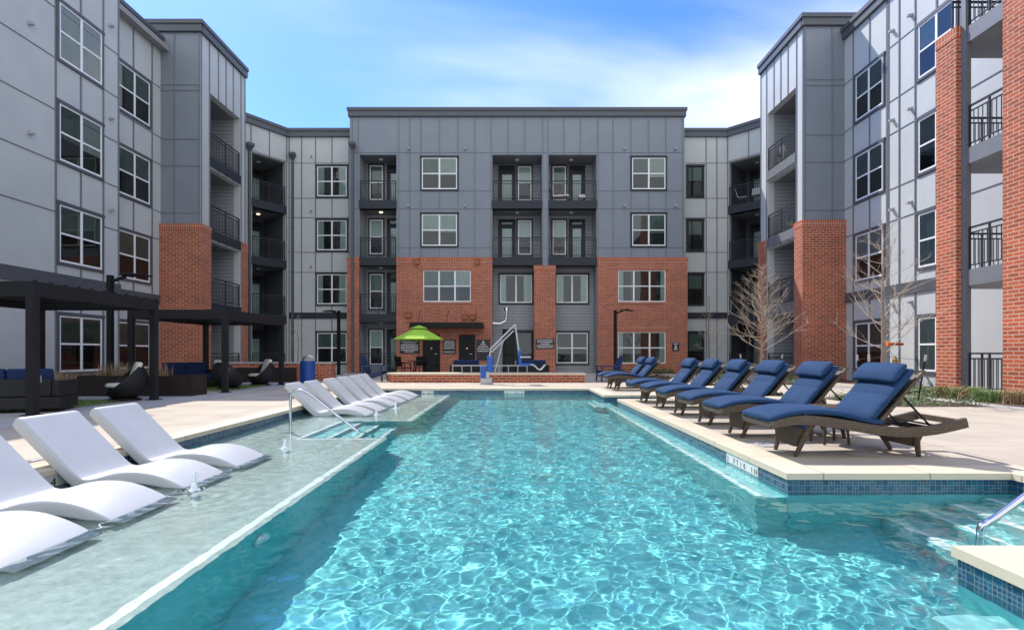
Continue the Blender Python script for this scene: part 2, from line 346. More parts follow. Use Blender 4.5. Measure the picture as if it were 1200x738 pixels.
# per-edge uv so that the joints run across the coping
uvl = cop.data.uv_layers['UVMap'].data
for k, p in enumerate(cop.data.polygons):
    i = k//4; a = Vector(pool[i]); dd = (Vector(pool[(i+1) % n])-a).normalized()
    for l in p.loop_indices:
        v = cop.data.vertices[cop.data.loops[l].vertex_index].co; uvl[l].uv = ((Vector((v.x, v.y))-a).dot(dd)+.2, .5+.1*v.z)
b = MB(); bt = MB()
FL = -1.33
for i in range(n):
    a, c = pool[i], pool[(i+1) % n]
    bt.quad((*a, -.05), (*a, -.27), (*c, -.27), (*c, -.05)); b.quad((*a, -.27), (*a, FL), (*c, FL), (*c, -.27))
struct(recv(bt.build('pool_tile_border', M['tile'])))
b.quad((-4.2, -2, FL), (4.4, -2, FL), (4.4, 15.8, FL), (-4.2, 15.8, FL))
struct(recv(b.build('pool_floor', M['plaster'])))
SH = -.34
b = MB(); SX = -1.85
b.box(-4.18, SX, -2, 7.77, FL+.01, SH); b.box(-4.18, -3.1, 7.77, 9.66, FL+.01, SH); b.box(-4.18, SX, 9.66, 15.8, FL+.01, SH)
sh = struct(recv(b.build('pool_shelf', [M['shelfpl'], M['plaster']])))
for p in sh.data.polygons:
    if abs(p.normal.z) < .5: p.material_index = 1
b = MB(); e = .004; z = SH
def strip(x0, x1, y0, y1, z): b.box(x0, x1, y0, y1, z-.03, z+e)
strip(SX-.12, SX-.05, -2, 7.72, z); strip(-3.12, SX-.05, 7.65, 7.72, z) if 0 else strip(-3.17, SX-.12, 7.65, 7.715, z); strip(-3.17, -3.10, 7.715, 9.72, z); strip(-3.10, SX-.05, 9.72, 9.785, z); strip(SX-.12, SX-.05, 9.785, 15.7, z)
st = MB()
for k in range(3):
    x0 = -3.1+.34*k; zz = SH-.2*(k+1); st.box(x0, x0+.34, 7.77, 9.66, FL+.012, zz); strip(x0+.28, x0+.335, 7.78, 9.65, zz)
# right hand bench, near bench and entry steps in the alcove
st.box(2.13, 2.40, 4.66, 12.1, FL+.012, -.36); strip(2.15, 2.20, 4.7, 12.05, -.36)
st.box(2.06, 2.40, -2, 2.62, FL+.012, -.40); strip(2.09, 2.16, -2, 2.50, -.40); strip(2.16, 2.38, 2.43, 2.50, -.40)
for k, (x0, x1) in enumerate(((3.22, 3.52), (3.52, 3.80), (3.80, 4.08), (4.08, 4.35))):
    zz = -.98+.2*k; st.box(x0, x1, 2.87, 4.62, FL+.012, zz); strip(x0+.02, x0+.075, 2.88, 4.61, zz)
st.box(1.85, 2.39, 12.2, 13.35, FL+.012, -.42); strip(1.87, 1.92, 12.2, 13.33, -.42)
struct(recv(st.build('pool_steps', M['stepplaster']))); struct(recv(b.build('pool_step_edging', M['nosing'])))

# water: real waves on a fine grid, cut to the pool outline (2 cm into the walls)
nx, ny = 760, 1150
xs = np.linspace(-4.2, 4.38, nx); ys = 15.82-14.82*np.linspace(1, 0, ny)**.8
X, Y = np.meshgrid(xs, ys); Z = np.zeros_like(X); rng = np.random.default_rng(4)
for k in range(120):
    lam = .062*(6.2**(rng.random()**1.25)); th = rng.uniform(0, 2*np.pi); ph = rng.uniform(0, 6.28)
    Z += .00024*(lam/.25)**1.3*np.sin(2*np.pi/lam*(X*np.cos(th)+Y*np.sin(th))+ph)
for cx, cy in ((-2.83, 4.69), (-2.9, 6.75), (-2.72, 10.4), (-2.62, 11.65)):
    r = np.hypot(X-cx, Y-cy); Z += .0035*np.exp(-r*1.8)*np.cos(2*np.pi*r/.15)
Z *= .6+.4*np.clip((X+2.3)/1.2, 0, 1)
cxs = (X[:-1, :-1]+X[1:, 1:])/2; cys = (Y[:-1, :-1]+Y[1:, 1:])/2
def rect(a, c, x0, x1, y0, y1): return (a > x0) & (a < x1) & (c > y0) & (c < y1)
keep = rect(cxs, cys, -4.2, 2.42, -2, 13.3) | rect(cxs, cys, -4.2, 2.29, 13.2, 15.82) | rect(cxs, cys, 2.3, 4.38, 2.84, 4.65) | rect(cxs, cys, 2.3, 3.72, 12.13, 13.31)
idx = np.arange(nx*ny).reshape(ny, nx)
f = np.stack([idx[:-1, :-1][keep], idx[:-1, 1:][keep], idx[1:, 1:][keep], idx[1:, :-1][keep]], 1)
V = np.stack([X, Y, Z+WZ], -1).reshape(-1, 3)
used, inv = np.unique(f, return_inverse=True); V = V[used]; f = inv.reshape(-1, 4)
# the stretch below and behind the camera is flat
V = np.vstack([V, [(-4.2, -2.02, WZ), (2.42, -2.02, WZ), (2.42, 1.0, WZ), (-4.2, 1.0, WZ)]]); f = np.vstack([f, [len(V)-4, len(V)-3, len(V)-2, len(V)-1]])
me = bpy.data.meshes.new('water'); me.vertices.add(len(V)); me.vertices.foreach_set('co', V.astype(np.float32).ravel())
me.loops.add(f.size); me.loops.foreach_set('vertex_index', f.astype(np.int32).ravel()); me.polygons.add(len(f)); me.polygons.foreach_set('loop_start', np.arange(0, f.size, 4, dtype=np.int32))
me.update(calc_edges=True); me.validate(); me.materials.append(M['water'])
me.polygons.foreach_set('use_smooth', [True]*len(me.polygons))
wo = bpy.data.objects.new('water', me); C.objects.link(wo); struct(wo); wo.cycles.is_caustics_caster = True

# ------------------------------------------------------------------ apartment building
B = thing('apartment_building', 'U-shaped four-storey grey and red brick apartment building around the pool', 'building')
FC = frame(0, 28.5, 1, 0); FS = frame(0, 29.7, 1, 0)
FL1 = frame(-13.74, 0, 0, 1); FL2 = frame(-14.35, 0, 0, 1); FLF = frame(0, 21.5, 1, 0); FLS = frame(-12.73, 0, 0, 1)
aL = Vector((-.59, -.807)).normalized(); FLA = frame(-12.69, 29.7, -aL.x, -aL.y)       # u = -s along the angled wall
FR1 = frame(13.2, 0, 0, -1); FRF = frame(0, 21.1, 1, 0); FRS = frame(11.57, 0, 0, -1)
aR = Vector((.696, -.718)).normalized(); FRA = frame(11.98, 29.7, aR.x, aR.y)
FRB = frame(11.4, 0, 0, -1)
ZF = [0, 3.15, 6.2, 9.25]; HEAD = [2.2, 5.55, 8.6, 11.65]; SILL = [.48, 3.82, 6.88, 9.95]

def holes(b, F, u0, u1, z0, z1, d0, d1, ops, mi=0, edges='lrtb'):
    us = sorted({u0, u1, *[x for o in ops for x in o[:2] if u0 < x < u1]}); zs = sorted({z0, z1, *[x for o in ops for x in o[2:] if z0 < x < z1]})
    for i in range(len(us)-1):
        for j in range(len(zs)-1):
            cu, cz = (us[i]+us[i+1])/2, (zs[j]+zs[j+1])/2
            if any(o[0] < cu < o[1] and o[2] < cz < o[3] for o in ops): continue
            b.quad(F(us[i], d1, zs[j]), F(us[i+1], d1, zs[j]), F(us[i+1], d1, zs[j+1]), F(us[i], d1, zs[j+1]), mi)
    rects = [o for o in ops]
    for o in rects:
        a, c, e, g = max(o[0], u0), min(o[1], u1), max(o[2], z0), min(o[3], z1)
        b.quad(F(a, d1, e), F(a, d0, e), F(a, d0, g), F(a, d1, g), mi); b.quad(F(c, d1, e), F(c, d1, g), F(c, d0, g), F(c, d0, e), mi)
        b.quad(F(a, d1, g), F(a, d0, g), F(c, d0, g), F(c, d1, g), mi); b.quad(F(a, d1, e), F(c, d1, e), F(c, d0, e), F(a, d0, e), mi)
    if 'l' in edges: b.quad(F(u0, d1, z0), F(u0, d1, z1), F(u0, d0, z1), F(u0, d0, z0), mi)
    if 'r' in edges: b.quad(F(u1, d1, z0), F(u1, d0, z0), F(u1, d0, z1), F(u1, d1, z1), mi)
    if 't' in edges: b.quad(F(u0, d1, z1), F(u1, d1, z1), F(u1, d0, z1), F(u0, d0, z1), mi)
    if 'b' in edges: b.quad(F(u0, d1, z0), F(u0, d0, z0), F(u1, d0, z0), F(u1, d1, z0), mi)
def clip1(a, c, cuts):
    segs = [(a, c)]
    for lo, hi in cuts:
        out = []
        for s0, s1 in segs:
            if hi <= s0 or lo >= s1: out.append((s0, s1)); continue
            if lo > s0: out.append((s0, lo))
            if hi < s1: out.append((hi, s1))
        segs = out
    return segs
def lines(b, F, u0, u1, z0, z1, us, zs, ops, mi=1, wv=.05, wh=.028, d=0):
    """vertical battens and horizontal panel joints, kept out of the openings"""
    for u in us:
        for a, c in clip1(z0, z1, [(o[2], o[3]) for o in ops if o[0]-.03 < u < o[1]+.03]): b.fbox(F, u-wv/2, u+wv/2, a, c, d-.01, d+.028, mi)
    for zz in zs:
        for a, c in clip1(u0, u1, [(o[0], o[1]) for o in ops if o[2]-.02 < zz < o[3]+.02]): b.fbox(F, a, c, zz-wh/2, zz+wh/2, d-.01, d+.018, mi)
wall_n = [0]
def wall(F, u0, u1, z0, z1, mname, ops=(), us=(), zs=(), d=0, th=.3, edges='lrtb', name='wall', line='trimlight'):
    b = MB(); holes(b, F, u0, u1, z0, z1, d-th, d, list(ops), 0, edges); lines(b, F, u0, u1, z0, z1, us, zs, ops, 1, d=d)
    return b.build(name, [M[mname], M[line]], B)
def parapet(F, u0, u1, z, h=.42, out=.12, m='trim', el=0, er=0):
    b = MB(); b.fbox(F, u0-el, u1+er, z-.13, z+.03, -.35, out+.05); b.fbox(F, u0-el*.6, u1+er*.6, z-h, z-.13, -.3, out); return b.build('parapet', M[m], B)

PANE = {}
def window(F, u0, u1, z0, z1, cols=2, d=0, curtain=None, rail=True, casing='fascia', fr='white', name='window', cw=.085, head=.11):
    b = MB(); q = .055
    b.fbox(F, u0-cw, u0, z0-cw, z1, d-.02, d+q); b.fbox(F, u1, u1+cw, z0-cw, z1, d-.02, d+q)
    b.fbox(F, u0-cw-.02, u1+cw+.02, z1, z1+head, d-.02, d+q+.012); b.fbox(F, u0, u1, z0-cw, z0, d-.02, d+q)
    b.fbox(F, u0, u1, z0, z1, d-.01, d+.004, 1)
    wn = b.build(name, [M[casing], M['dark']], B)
    g = MB(); fw = .05; mw = .085; e0, e1 = d+.02, d+.046
    g.fbox(F, u0, u0+fw, z0, z1, e0, e1); g.fbox(F, u1-fw, u1, z0, z1, e0, e1); g.fbox(F, u0+fw, u1-fw, z0, z0+fw+.01, e0, e1); g.fbox(F, u0+fw, u1-fw, z1-fw, z1, e0, e1)
    cwid = (u1-u0)/cols; zm = (z0+z1)/2
    for k in range(1, cols): g.fbox(F, u0+k*cwid-mw/2, u0+k*cwid+mw/2, z0+fw+.01, z1-fw, e0, e1)
    if rail:
        for k in range(cols):
            a = u0+k*cwid+(fw if k == 0 else mw/2); c = u0+(k+1)*cwid-(fw if k == cols-1 else mw/2)
            g.fbox(F, a, c, zm-.028, zm+.028, e0, e1-.004)
    g.build('frame', M[fr], wn)
    p = MB(); p.quad(F(u0+.02, d+.032, z0+.02), F(u1-.02, d+.032, z0+.02), F(u1-.02, d+.032, z1-.02), F(u0+.02, d+.032, z1-.02)); p.build('pane', M['glass'], wn)
    curtain = curtain or random.choice(['blind', 'half', 'sides', 'mid', 'half'])
    c = MB(); r = random.Random(u0*7.1+z0)
    def cloth(a, e, zb, zt, mi):
        n = max(4, int((e-a)/.05)); vs = []; fs = []
        for i in range(n+1):
            u = a+(e-a)*i/n; dd = d+.014+(.005 if i % 2 else -.003)*(r.random()*.8+.4); vs += [F(u, dd, zb), F(u, dd, zt)]
        for i in range(n): fs.append((2*i, 2*i+2, 2*i+3, 2*i+1))
        q = MB(); q.add(vs, fs, mi); q.build('curtain', [M['curtain'], M['curtain2']], wn)
    for k in range(cols):
        a = u0+k*cwid+.03; e = a+cwid-.06
        if curtain == 'blind': cloth(a, e, z0+.03, z1-.03, 0)
        elif curtain == 'half': cloth(a, e, z0+(z1-z0)*r.uniform(.35, .52), z1-.03, r.choice((0, 1)))
        elif curtain == 'mid': cloth(a, e, zm, z1-.03, 1)
        elif curtain == 'sides':
            if k == 0: cloth(a, a+cwid*r.uniform(.25, .5), z0+.03, z1-.03, 0)
            if k == cols-1: cloth(e-cwid*r.uniform(.25, .5), e, z0+.03, z1-.03, 0)
    return wn

def rail_mesh(F, u0, u1, zf, d, ht=1.07, step=.115, r=.011):
    b = MB(); b.fbox(F, u0, u1, zf+ht-.045, zf+ht, d-.022, d+.022); b.fbox(F, u0, u1, zf+ht-.17, zf+ht-.14, d-.014, d+.014); b.fbox(F, u0, u1, zf+.09, zf+.12, d-.014, d+.014)
    n = int((u1-u0)/step)
    for i in range(n+1):
        u = u0+.01+(u1-u0-.02)*i/n; b.fbox(F, u-r*.7, u+r*.7, zf+.12, zf+ht-.14, d-r*.7, d+r*.7)
    for u in (u0+.02, (u0+u1)/2, u1-.02): b.fbox(F, u-.02, u+.02, zf, zf+ht-.045, d-.019, d+.019)
    return b
def balcony(F, u0, u1, zf, zt, depth=1.45, inner='lap', fasc='fascia', door=None, win=None, rail=True, floorslab=True, drop=.42, d=0, dark=False, lampk=0, railm='fascia'):
    b = MB(); k = -depth+d
    b.quad(F(u0, k, zf), F(u1, k, zf), F(u1, k, zt), F(u0, k, zt), 0)
    b.quad(F(u0, d-.29, zf), F(u0, k, zf), F(u0, k, zt), F(u0, d-.29, zt), 0); b.quad(F(u1, d-.29, zf), F(u1, d-.29, zt), F(u1, k, zt), F(u1, k, zf), 0)
    b.quad(F(u0, d-.29, zt-.003), F(u0, k, zt-.003), F(u1, k, zt-.003), F(u1, d-.29, zt-.003), 2)
    b.quad(F(u0, d-.001, zf+.002), F(u1, d-.001, zf+.002), F(u1, k, zf+.002), F(u0, k, zf+.002), 3)
    if floorslab and zf > .5:
        b.fbox(F, u0-.02, u1+.02, zf-drop, zf+.03, d-.3, d+.05, 1)
    bal = b.build('balcony', [M[inner], M[fasc], M['trimlight'], M['walk']], B)
    if rail: rail_mesh(F, u0+.02, u1-.02, zf+.03 if zf > .5 else zf, d-.02).build('railing', M[railm], bal)
    if door:
        a, c = door; q = MB(); kk = k+.003
        q.fbox(F, a-.09, a, zf, zf+2.42, kk, kk+.07); q.fbox(F, c, c+.09, zf, zf+2.42, kk, kk+.07); q.fbox(F, a, c, zf+2.36, zf+2.42, kk, kk+.07); q.fbox(F, a, c, zf+2.03, zf+2.12, kk, kk+.07)
        q.fbox(F, a, a+.13, zf, zf+2.03, kk, kk+.045); q.fbox(F, c-.13, c, zf, zf+2.03, kk, kk+.045); q.fbox(F, a+.13, c-.13, zf, zf+.2, kk, kk+.045); q.fbox(F, a+.13, c-.13, zf+1.9, zf+2.03, kk, kk+.045)
        q.fbox(F, a+.13, c-.13, zf+.2, zf+1.9, kk, kk+.012, 1); q.fbox(F, a, c, zf+2.12, zf+2.36, kk, kk+.012, 2)
        dr = q.build('door', [M['fascia'], M['curtain'], M['dark']], bal)
        g = MB(); g.quad(F(a+.1, kk+.03, zf+.2), F(c-.1, kk+.03, zf+.2), F(c-.1, kk+.03, zf+2.36), F(a+.1, kk+.03, zf+2.36)); g.build('door_pane', M['glass'], bal)
    if win:
        a, c = win; q = MB(); kk = k+.003; z0, z1 = zf+.42, zf+2.36
        q.fbox(F, a-.08, a, z0-.08, z1+.08, kk, kk+.06, 1); q.fbox(F, c, c+.08, z0-.08, z1+.08, kk, kk+.06, 1); q.fbox(F, a, c, z1, z1+.08, kk, kk+.06, 1); q.fbox(F, a, c, z0-.08, z0, kk, kk+.06, 1)
        q.fbox(F, a, c, z0, z1, kk, kk+.004, 2)
        q.fbox(F, a+.05, c-.05, (z0+z1)/2, z1, kk+.004, kk+.012, 3)
        for x0, x1, y0, y1 in ((a, a+.06, z0, z1), (c-.06, c, z0, z1), (a+.06, c-.06, z0, z0+.06), (a+.06, c-.06, z1-.06, z1), (a+.06, c-.06, (z0+z1)/2-.03, (z0+z1)/2+.03)): q.fbox(F, x0, x1, y0, y1, kk+.012, kk+.05)
        q.build('balcony_window', [M['white'], M['fascia'], M['dark'], random.choice([M['curtain'], M['curtain2']])], bal)
        g = MB(); g.quad(F(a+.02, kk+.032, z0+.02), F(c-.02, kk+.032, z0+.02), F(c-.02, kk+.032, z1-.02), F(a+.02, kk+.032, z1-.02)); g.build('window_pane', M['glass'], bal)
    if lampk:
        o = F((u0+u1)/2, d-depth*.5, zt); q = MB(); q.lathe([(.0, -.05), (.09, -.045), (.1, -.004)], o, 12); q.build('ceiling_light', M['lamp'] if lampk == 2 else M['white'], bal)
    return bal
def wall_light(F, u, z, d=0):
    b = MB(); b.fbox(F, u-.045, u+.045, z-.03, z+.06, d-.01, d+.04); b.fbox(F, u-.05, u+.05, z-.05, z+.02, d+.03, d+.15); return b.build('wall_light', M['alum'], B)
def downspout(F, u, z0, z1, d=0):
    b = MB(); b.fbox(F, u-.055, u+.055, z0, z1-.3, d+.02, d+.12); b.fbox(F, u-.17, u+.17, z1-.14, z1, d, d+.28); b.add([F(u+a*.17, dd, z1-.14) for a in (-1, 1) for dd in (d, d+.28)]+[F(u+a*.06, dd, z1-.36) for a in (-1, 1) for dd in (d+.01, d+.13)], [(0, 1, 5, 4), (2, 6, 7, 3), (1, 3, 7, 5), (0, 4, 6, 2)])
    for zz in (z0+2.2, z0+5, z0+8): b.fbox(F, u-.075, u+.075, zz, zz+.05, d, d+.125)
    return b.build('downspout', M['trim'], B)

# --- central block
cops = [(-8.30, -6.32, z, t) for z, t in ((9.25, 11.74), (6.2, 8.83), (3.15, 5.78), (0, 2.73))]
mops = [(-1.15, 1.52, 9.25, 11.74), (-1.15, 1.52, 6.2, 8.83), (1.88, 4.46, 9.25, 11.74), (1.88, 4.46, 6.2, 8.83)]
low = (-1.15, 4.46, 0, 5.78)
us = [-8.7, -8.38, -6.2, -5.6, -5.0, -4.0, -3.0, -2.1, -1.22, -.3, .6, 1.56, 1.84, 2.7, 3.6, 4.54, 5.35, 6.32, 7.26, 8.2, 9.1]
cwin = [(-5.03, -2.96, s-.1, h+.12) for s, h in ((9.87, 11.56), (6.83, 8.52))]; cwin2 = [(6.28, 8.25, s-.1, h+.12) for s, h in ((9.87, 11.56), (6.83, 8.52))]
wall(FC, -8.83, 9.19, 0, 14.2, 'bluegrey', cops+mops+[low], us, [11.86, 9.8, 8.83, 6.75], th=.29, line='batten')
parapet(FC, -8.83, 9.19, 14.2, el=.12, er=.12)
b = MB(); b.box(-8.83, 9.19, 28.8, 33, 13.55, 13.75); b.box(-8.83, 9.19, 32.7, 33, 0, 13.6)
b.box(-8.83, -8.6, 28.8, 33, 0, 14.0); b.box(8.96, 9.19, 28.8, 33, 0, 14.0); b.build('roof', M['roof'], B)
for wz in ((9.87, 11.56), (6.83, 8.52)):
    window(FC, -4.94, -3.05, *wz, 2, curtain='half'); window(FC, 6.37, 8.16, *wz, 2, curtain='half')
for u in (-5.65, -2.6, 5.95, 8.7):
    for z in (12.05, 8.98): wall_light(FC, u, z)
for i, (a, c, zf, zt) in enumerate(cops):
    balcony(FC, a, c, zf, zt, 1.3, door=(-7.05, -6.42), win=(-8.1, -7.35), lampk=2 if i == 1 else 1, inner='lap')
for a, c, zf, zt in mops:
    if a < 0: balcony(FC, a, c, zf, zt, 1.45, door=(-.78, .02), win=(.24, 1.0), lampk=1)
    else: balcony(FC, a, c, zf, zt, 1.45, door=(3.2, 3.95), win=(2.2, 2.95), lampk=1)
# recessed wall under the balconies
FQ = frame(0, 29.5, 1, 0)
b = MB(); holes(b, FQ, -1.15, 4.46, 0, 5.78, -.2, 0, [], 0, ''); b.quad((-1.15, 28.79, 0), (-1.15, 29.5, 0), (-1.15, 29.5, 5.78), (-1.15, 28.79, 5.78)); b.quad((4.46, 28.79, 0), (4.46, 28.79, 5.78), (4.46, 29.5, 5.78), (4.46, 29.5, 0)); b.build('wall', M['lap'], B)
b = MB(); b.quad((-1.15, 28.79, 5.777), (-1.15, 29.5, 5.777), (4.46, 29.5, 5.777), (4.46, 28.79, 5.777)); b.fbox(FC, -1.17, 1.5, 5.78, 6.2, 0, .04, 0); b.build('soffit', M['trimlight'], B)
window(FQ, -.76, 1.02, 3.86, 5.42, 2, curtain='sides', rail=False); window(FQ, 2.38, 4.12, 3.86, 5.42, 2, curtain='sides', rail=False)
window(FQ, .15, 1.02, .75, 2.24, 1, curtain='none', rail=False, fr='fascia'); window(FQ, 2.38, 4.12, .5, 2.2, 2, curtain='none')
b = MB(); b.fbox(FQ, -.62, -.54, 0, 2.4, 0, .06); b.fbox(FQ, -.0, .06, 0, 2.32, 0, .06); b.fbox(FQ, -.62, .06, 2.32, 2.4, 0, .06); b.fbox(FQ, -.54, 0, 0, 2.32, 0, .012, 1); b.fbox(FQ, -.54, -.46, 0, 2.32, .012, .05); b.fbox(FQ, -.46, 0, .95, 1.05, .012, .05)
b.build('door', [M['black'], M['dark']], B)
# brick cladding of the central block
d0 = .1
def bricks(F, u0, u1, z1, ops=(), d=.1, edges='lrt', name='brick_cladding', z0=0):
    b = MB(); holes(b, F, u0, u1, z0, z1-.27, 0, d, [o for o in ops], 0, edges.replace('t', '')); holes(b, F, u0-.012, u1+.012, z1-.27, z1, 0, d+.012, [], 1, edges+'b')
    for o in ops: b.fbox(F, o[0]-.08, o[1]+.08, o[3], o[3]+.26, d-.05, d+.012, 1); b.fbox(F, o[0]-.05, o[1]+.05, o[2]-.09, o[2], d-.06, d+.03, 1)
    return b.build(name, [M['brick'], M['soldier']], B)
o3 = (-4.87, -2.30, 3.81, 5.51); bricks(FC, -6.30, -1.15, 6.2, [o3])
o4 = (5.6, 8.16, 3.81, 5.51); o5 = (5.6, 8.16, .5, 2.2); bricks(FC, 4.5, 9.33, 6.2, [o4, o5])
b = MB(); b.box(9.19, 9.33, 28.5, 29.7, 0, 6.2); b.build('brick_cladding', M['brick'], B)
for o in (o3, o4, o5): window(FC, *o, 3, d=.015, curtain='sides' if o is not o3 else 'half', cw=.0, head=.0)
bricks(FC, -8.95, -8.30, 6.2, d=.12); 
b = MB(); b.box(1.10, 2.25, 28.42, 29.1, 0, 5.5); b.box(1.08, 2.27, 28.405, 29.12, 5.5, 5.775, 1); b.build('brick_pier', [M['brick'], M['soldier']], B)
# ground floor doors, canopy and vents on the left brick bay
for u0, u1 in ((-4.87, -3.95), (-2.94, -2.07)):
    b = MB(); b.fbox(FC, u0, u0+.07, 0, 2.05, .1, .16); b.fbox(FC, u1-.07, u1, 0, 2.05, .1, .16); b.fbox(FC, u0+.07, u1-.07, 1.98, 2.05, .1, .16); b.fbox(FC, u0+.07, u1-.07, 0.01, 1.98, .1, .135)
    dr = b.build('door', M['black'], B); h = MB(); h.tube([FC(u1-.16, .135, 1.02), FC(u1-.16, .19, 1.02), FC(u1-.28, .19, 1.02)], .012, 6); h.build('handle', M['steel'], dr)
    h = MB(); h.lathe([(0, 0), (.05, 0), (.05, .01), (0, .012)], (0, 0, 0), 12); o = h.build('door_emblem', M['brass'] if u0 > -4 else M['alum'], dr); o.rotation_euler = (R(90), 0, 0); o.location = FC((u0+u1)/2, .136, 1.32)
b = MB(); b.fbox(FC, -5.42, -1.61, 2.42, 2.66, .1, 1.0); b.fbox(FC, -5.45, -1.58, 2.40, 2.44, .1, 1.03)
for u in (-5.0, -3.5, -2.0): b.tube([FC(u, .95, 2.66), FC(u, .1, 3.35)], .012, 6)
b.build('entrance_canopy', M['black'], B)
for u, z, wdt in ((-6.0+.35, 3.1, .33), (-2.6, 3.0, .26), (-2.2, 3.0, .26), (-5.2, 5.95, .3), (-1.95, 5.95, .22)):
    b = MB(); b.fbox(FC, u-wdt/2, u+wdt/2, z-.12, z+.12, .1, .22); b.fbox(FC, u-wdt/2-.02, u+wdt/2+.02, z+.12, z+.15, .1, .25); b.build('vent_hood', M['vent'], B)
b = MB(); b.tube([FC(-1.12, .15, 2.66), FC(-.75, .2, 2.62), FC(-.45, .22, 2.75), FC(-.38, .22, 3.0), FC(-.38, .22, 3.35)], .075, 10); b.lathe([(.0, .22), (.14, .2), (.14, 0), (.08, 0)], FC(-.38, .22, 3.3), 12); b.build('flue_pipe', M['steel'], B)
# --- flat side sections
lw = [(-11.02, -9.36)]
us = [-12.6, -11.9, -11.12, -10.2, -9.25]
wall(FS, -12.69, -8.83, 0, 13.6, 'lightgrey', [], us, [11.72, 9.75, 8.66, 6.72, 5.6], th=.3, edges='t')
parapet(FS, -12.75, -8.83, 13.6); b = MB(); b.fbox(FS, -12.6, -8.95, 3.0, 3.34, 0, .06); b.build('trim_band', M['fascia'], B)
for s, h in zip((.52, 3.8, 6.82, 9.84), (2.2, 5.48, 8.5, 11.52)): window(FS, -11.02, -9.36, s, h, 2, curtain='sides' if s > 3 else 'mid')
for z in (12.1, 9.05, 5.95): wall_light(FS, -11.35, z)
downspout(FS, -12.38, 0, 12.25); downspout(FC, -8.62, 0, 12.3, .14)
wall(FS, 9.19, 11.98, 0, 13.6, 'lightgrey', [], [9.55, 10.8, 11.4], [11.72, 9.75, 8.66, 6.72, 5.6], th=.3, edges='t')
parapet(FS, 9.19, 12.05, 13.6); b = MB(); b.fbox(FS, 9.35, 11.95, 3.0, 3.34, 0, .06); b.build('trim_band', M['fascia'], B)
for s, h in zip((.1, 3.8, 6.82, 9.84), (2.2, 5.48, 8.5, 11.52)): window(FS, 9.76, 10.6, s, h, 1, curtain='mid', fr='black')
# --- angled corners with stacked balconies (u = -s on the left, +s on the right)
for F, a, c, e0, e1 in ((FLA, -2.02, -.12, -4.6, 0), (FRA, .1, 2.3, 0, 4.6)):
    ops = [(a, c, z, t) for z, t in ((9.25, 11.74), (6.2, 8.83), (3.15, 5.78), (0, 2.73))]
    wall(F, e0, e1, 0, 13.6, 'lightgrey', ops, [(a+c)/2, a-.06, c+.05, a-.9, c+1.0], [11.74+.06], th=.29, edges='t'); parapet(F, e0-.05, e1+.05, 13.6)
    for i, (q, r_, zf, zt) in enumerate(ops): balcony(F, q, r_, zf, zt, 2.3, win=((q+.1, q+.75) if F is FLA else (r_-.75, r_-.1)), door=((q+1.05, q+1.75) if F is FLA else (q+.35, q+1.1)), inner='shadewall', lampk=2 if (i == 1 and F is FLA) else 1)
downspout(FLA, -2.2, 0, 12.1, .02)
# --- bump-outs
def bump(FF, FSd, xa, xb, yf, yb, op, side, uside):
    x0, x1 = min(xa, xb), max(xa, xb)
    mid = (x0+x1)/2
    wall(FF, x0, x1, 0, 14.5, 'bluegrey', [], [x0+.04, mid+.12*side, x1-.04], [11.95, 11.72, 9.75, 8.66, 6.75], th=.3, edges='t', line='batten')
    ulo, uhi = uside
    ops = [(op[0], op[1], z, t) for z, t in ((9.25, 11.95), (6.2, 8.83), (3.15, 5.78), (0, 2.73))]
    uu = [ulo+.05, uhi-.05, op[0]-.08, op[1]+.08]+[op[0]+(op[1]-op[0])*k/4 for k in (1, 2, 3)]
    wall(FSd, ulo, uhi, 0, 14.5, 'lightgrey', ops, uu, [], th=.29, edges='t')
    for i, (q, r_, zf, zt) in enumerate(ops): balcony(FSd, q, r_, zf, zt, 2.0, inner='lap', fasc='fascia' if side < 0 else 'trimlight', lampk=1, drop=.36, railm='fascia')
    parapet(FF, x0-(.0 if side > 0 else .5), x1+(.0 if side < 0 else .5), 14.5, el=.165 if side > 0 else 0, er=.165 if side < 0 else 0); parapet(FSd, ulo, uhi, 14.494)
    b = MB(); b.box(min(x0, x1-5) if side < 0 else x0+.3, x1-.3 if side < 0 else max(x1, x0+5), yf+.3, yb, 14.0, 14.2); b.build('roof', M['roof'], B)
bump(FLF, FLS, -14.6, -12.73, 21.5, 25.1, (22.2, 24.6), -1, (21.5, 25.1))
bump(FRF, FRS, 11.57, 13.6, 21.1, 24.8, (-24.1, -21.7), 1, (-24.8, -21.1))
b = MB(); b.box(-17, -12.9, 24.95, 25.1, 0, 14.2); b.box(11.75, 17, 24.65, 24.8, 0, 14.2); b.build('wall', M['lightgrey'], B)
def brick_column(x0, x1, y0, y1, z):
    b = MB(); b.box(x0, x1, y0, y1, 0, z-.27); b.box(x0-.012, x1+.012, y0-.012, y1+.012, z-.27, z, 1); return b.build('brick_pier', [M['brick'], M['soldier']], B)
brick_column(-14.7, -12.64, 21.41, 22.12, 6.3); brick_column(-13.0, -12.64, 24.68, 25.16, 6.2)
brick_column(11.46, 13.6, 21.0, 21.62, 6.35); brick_column(11.48, 11.9, 24.18, 24.86, 6.2)
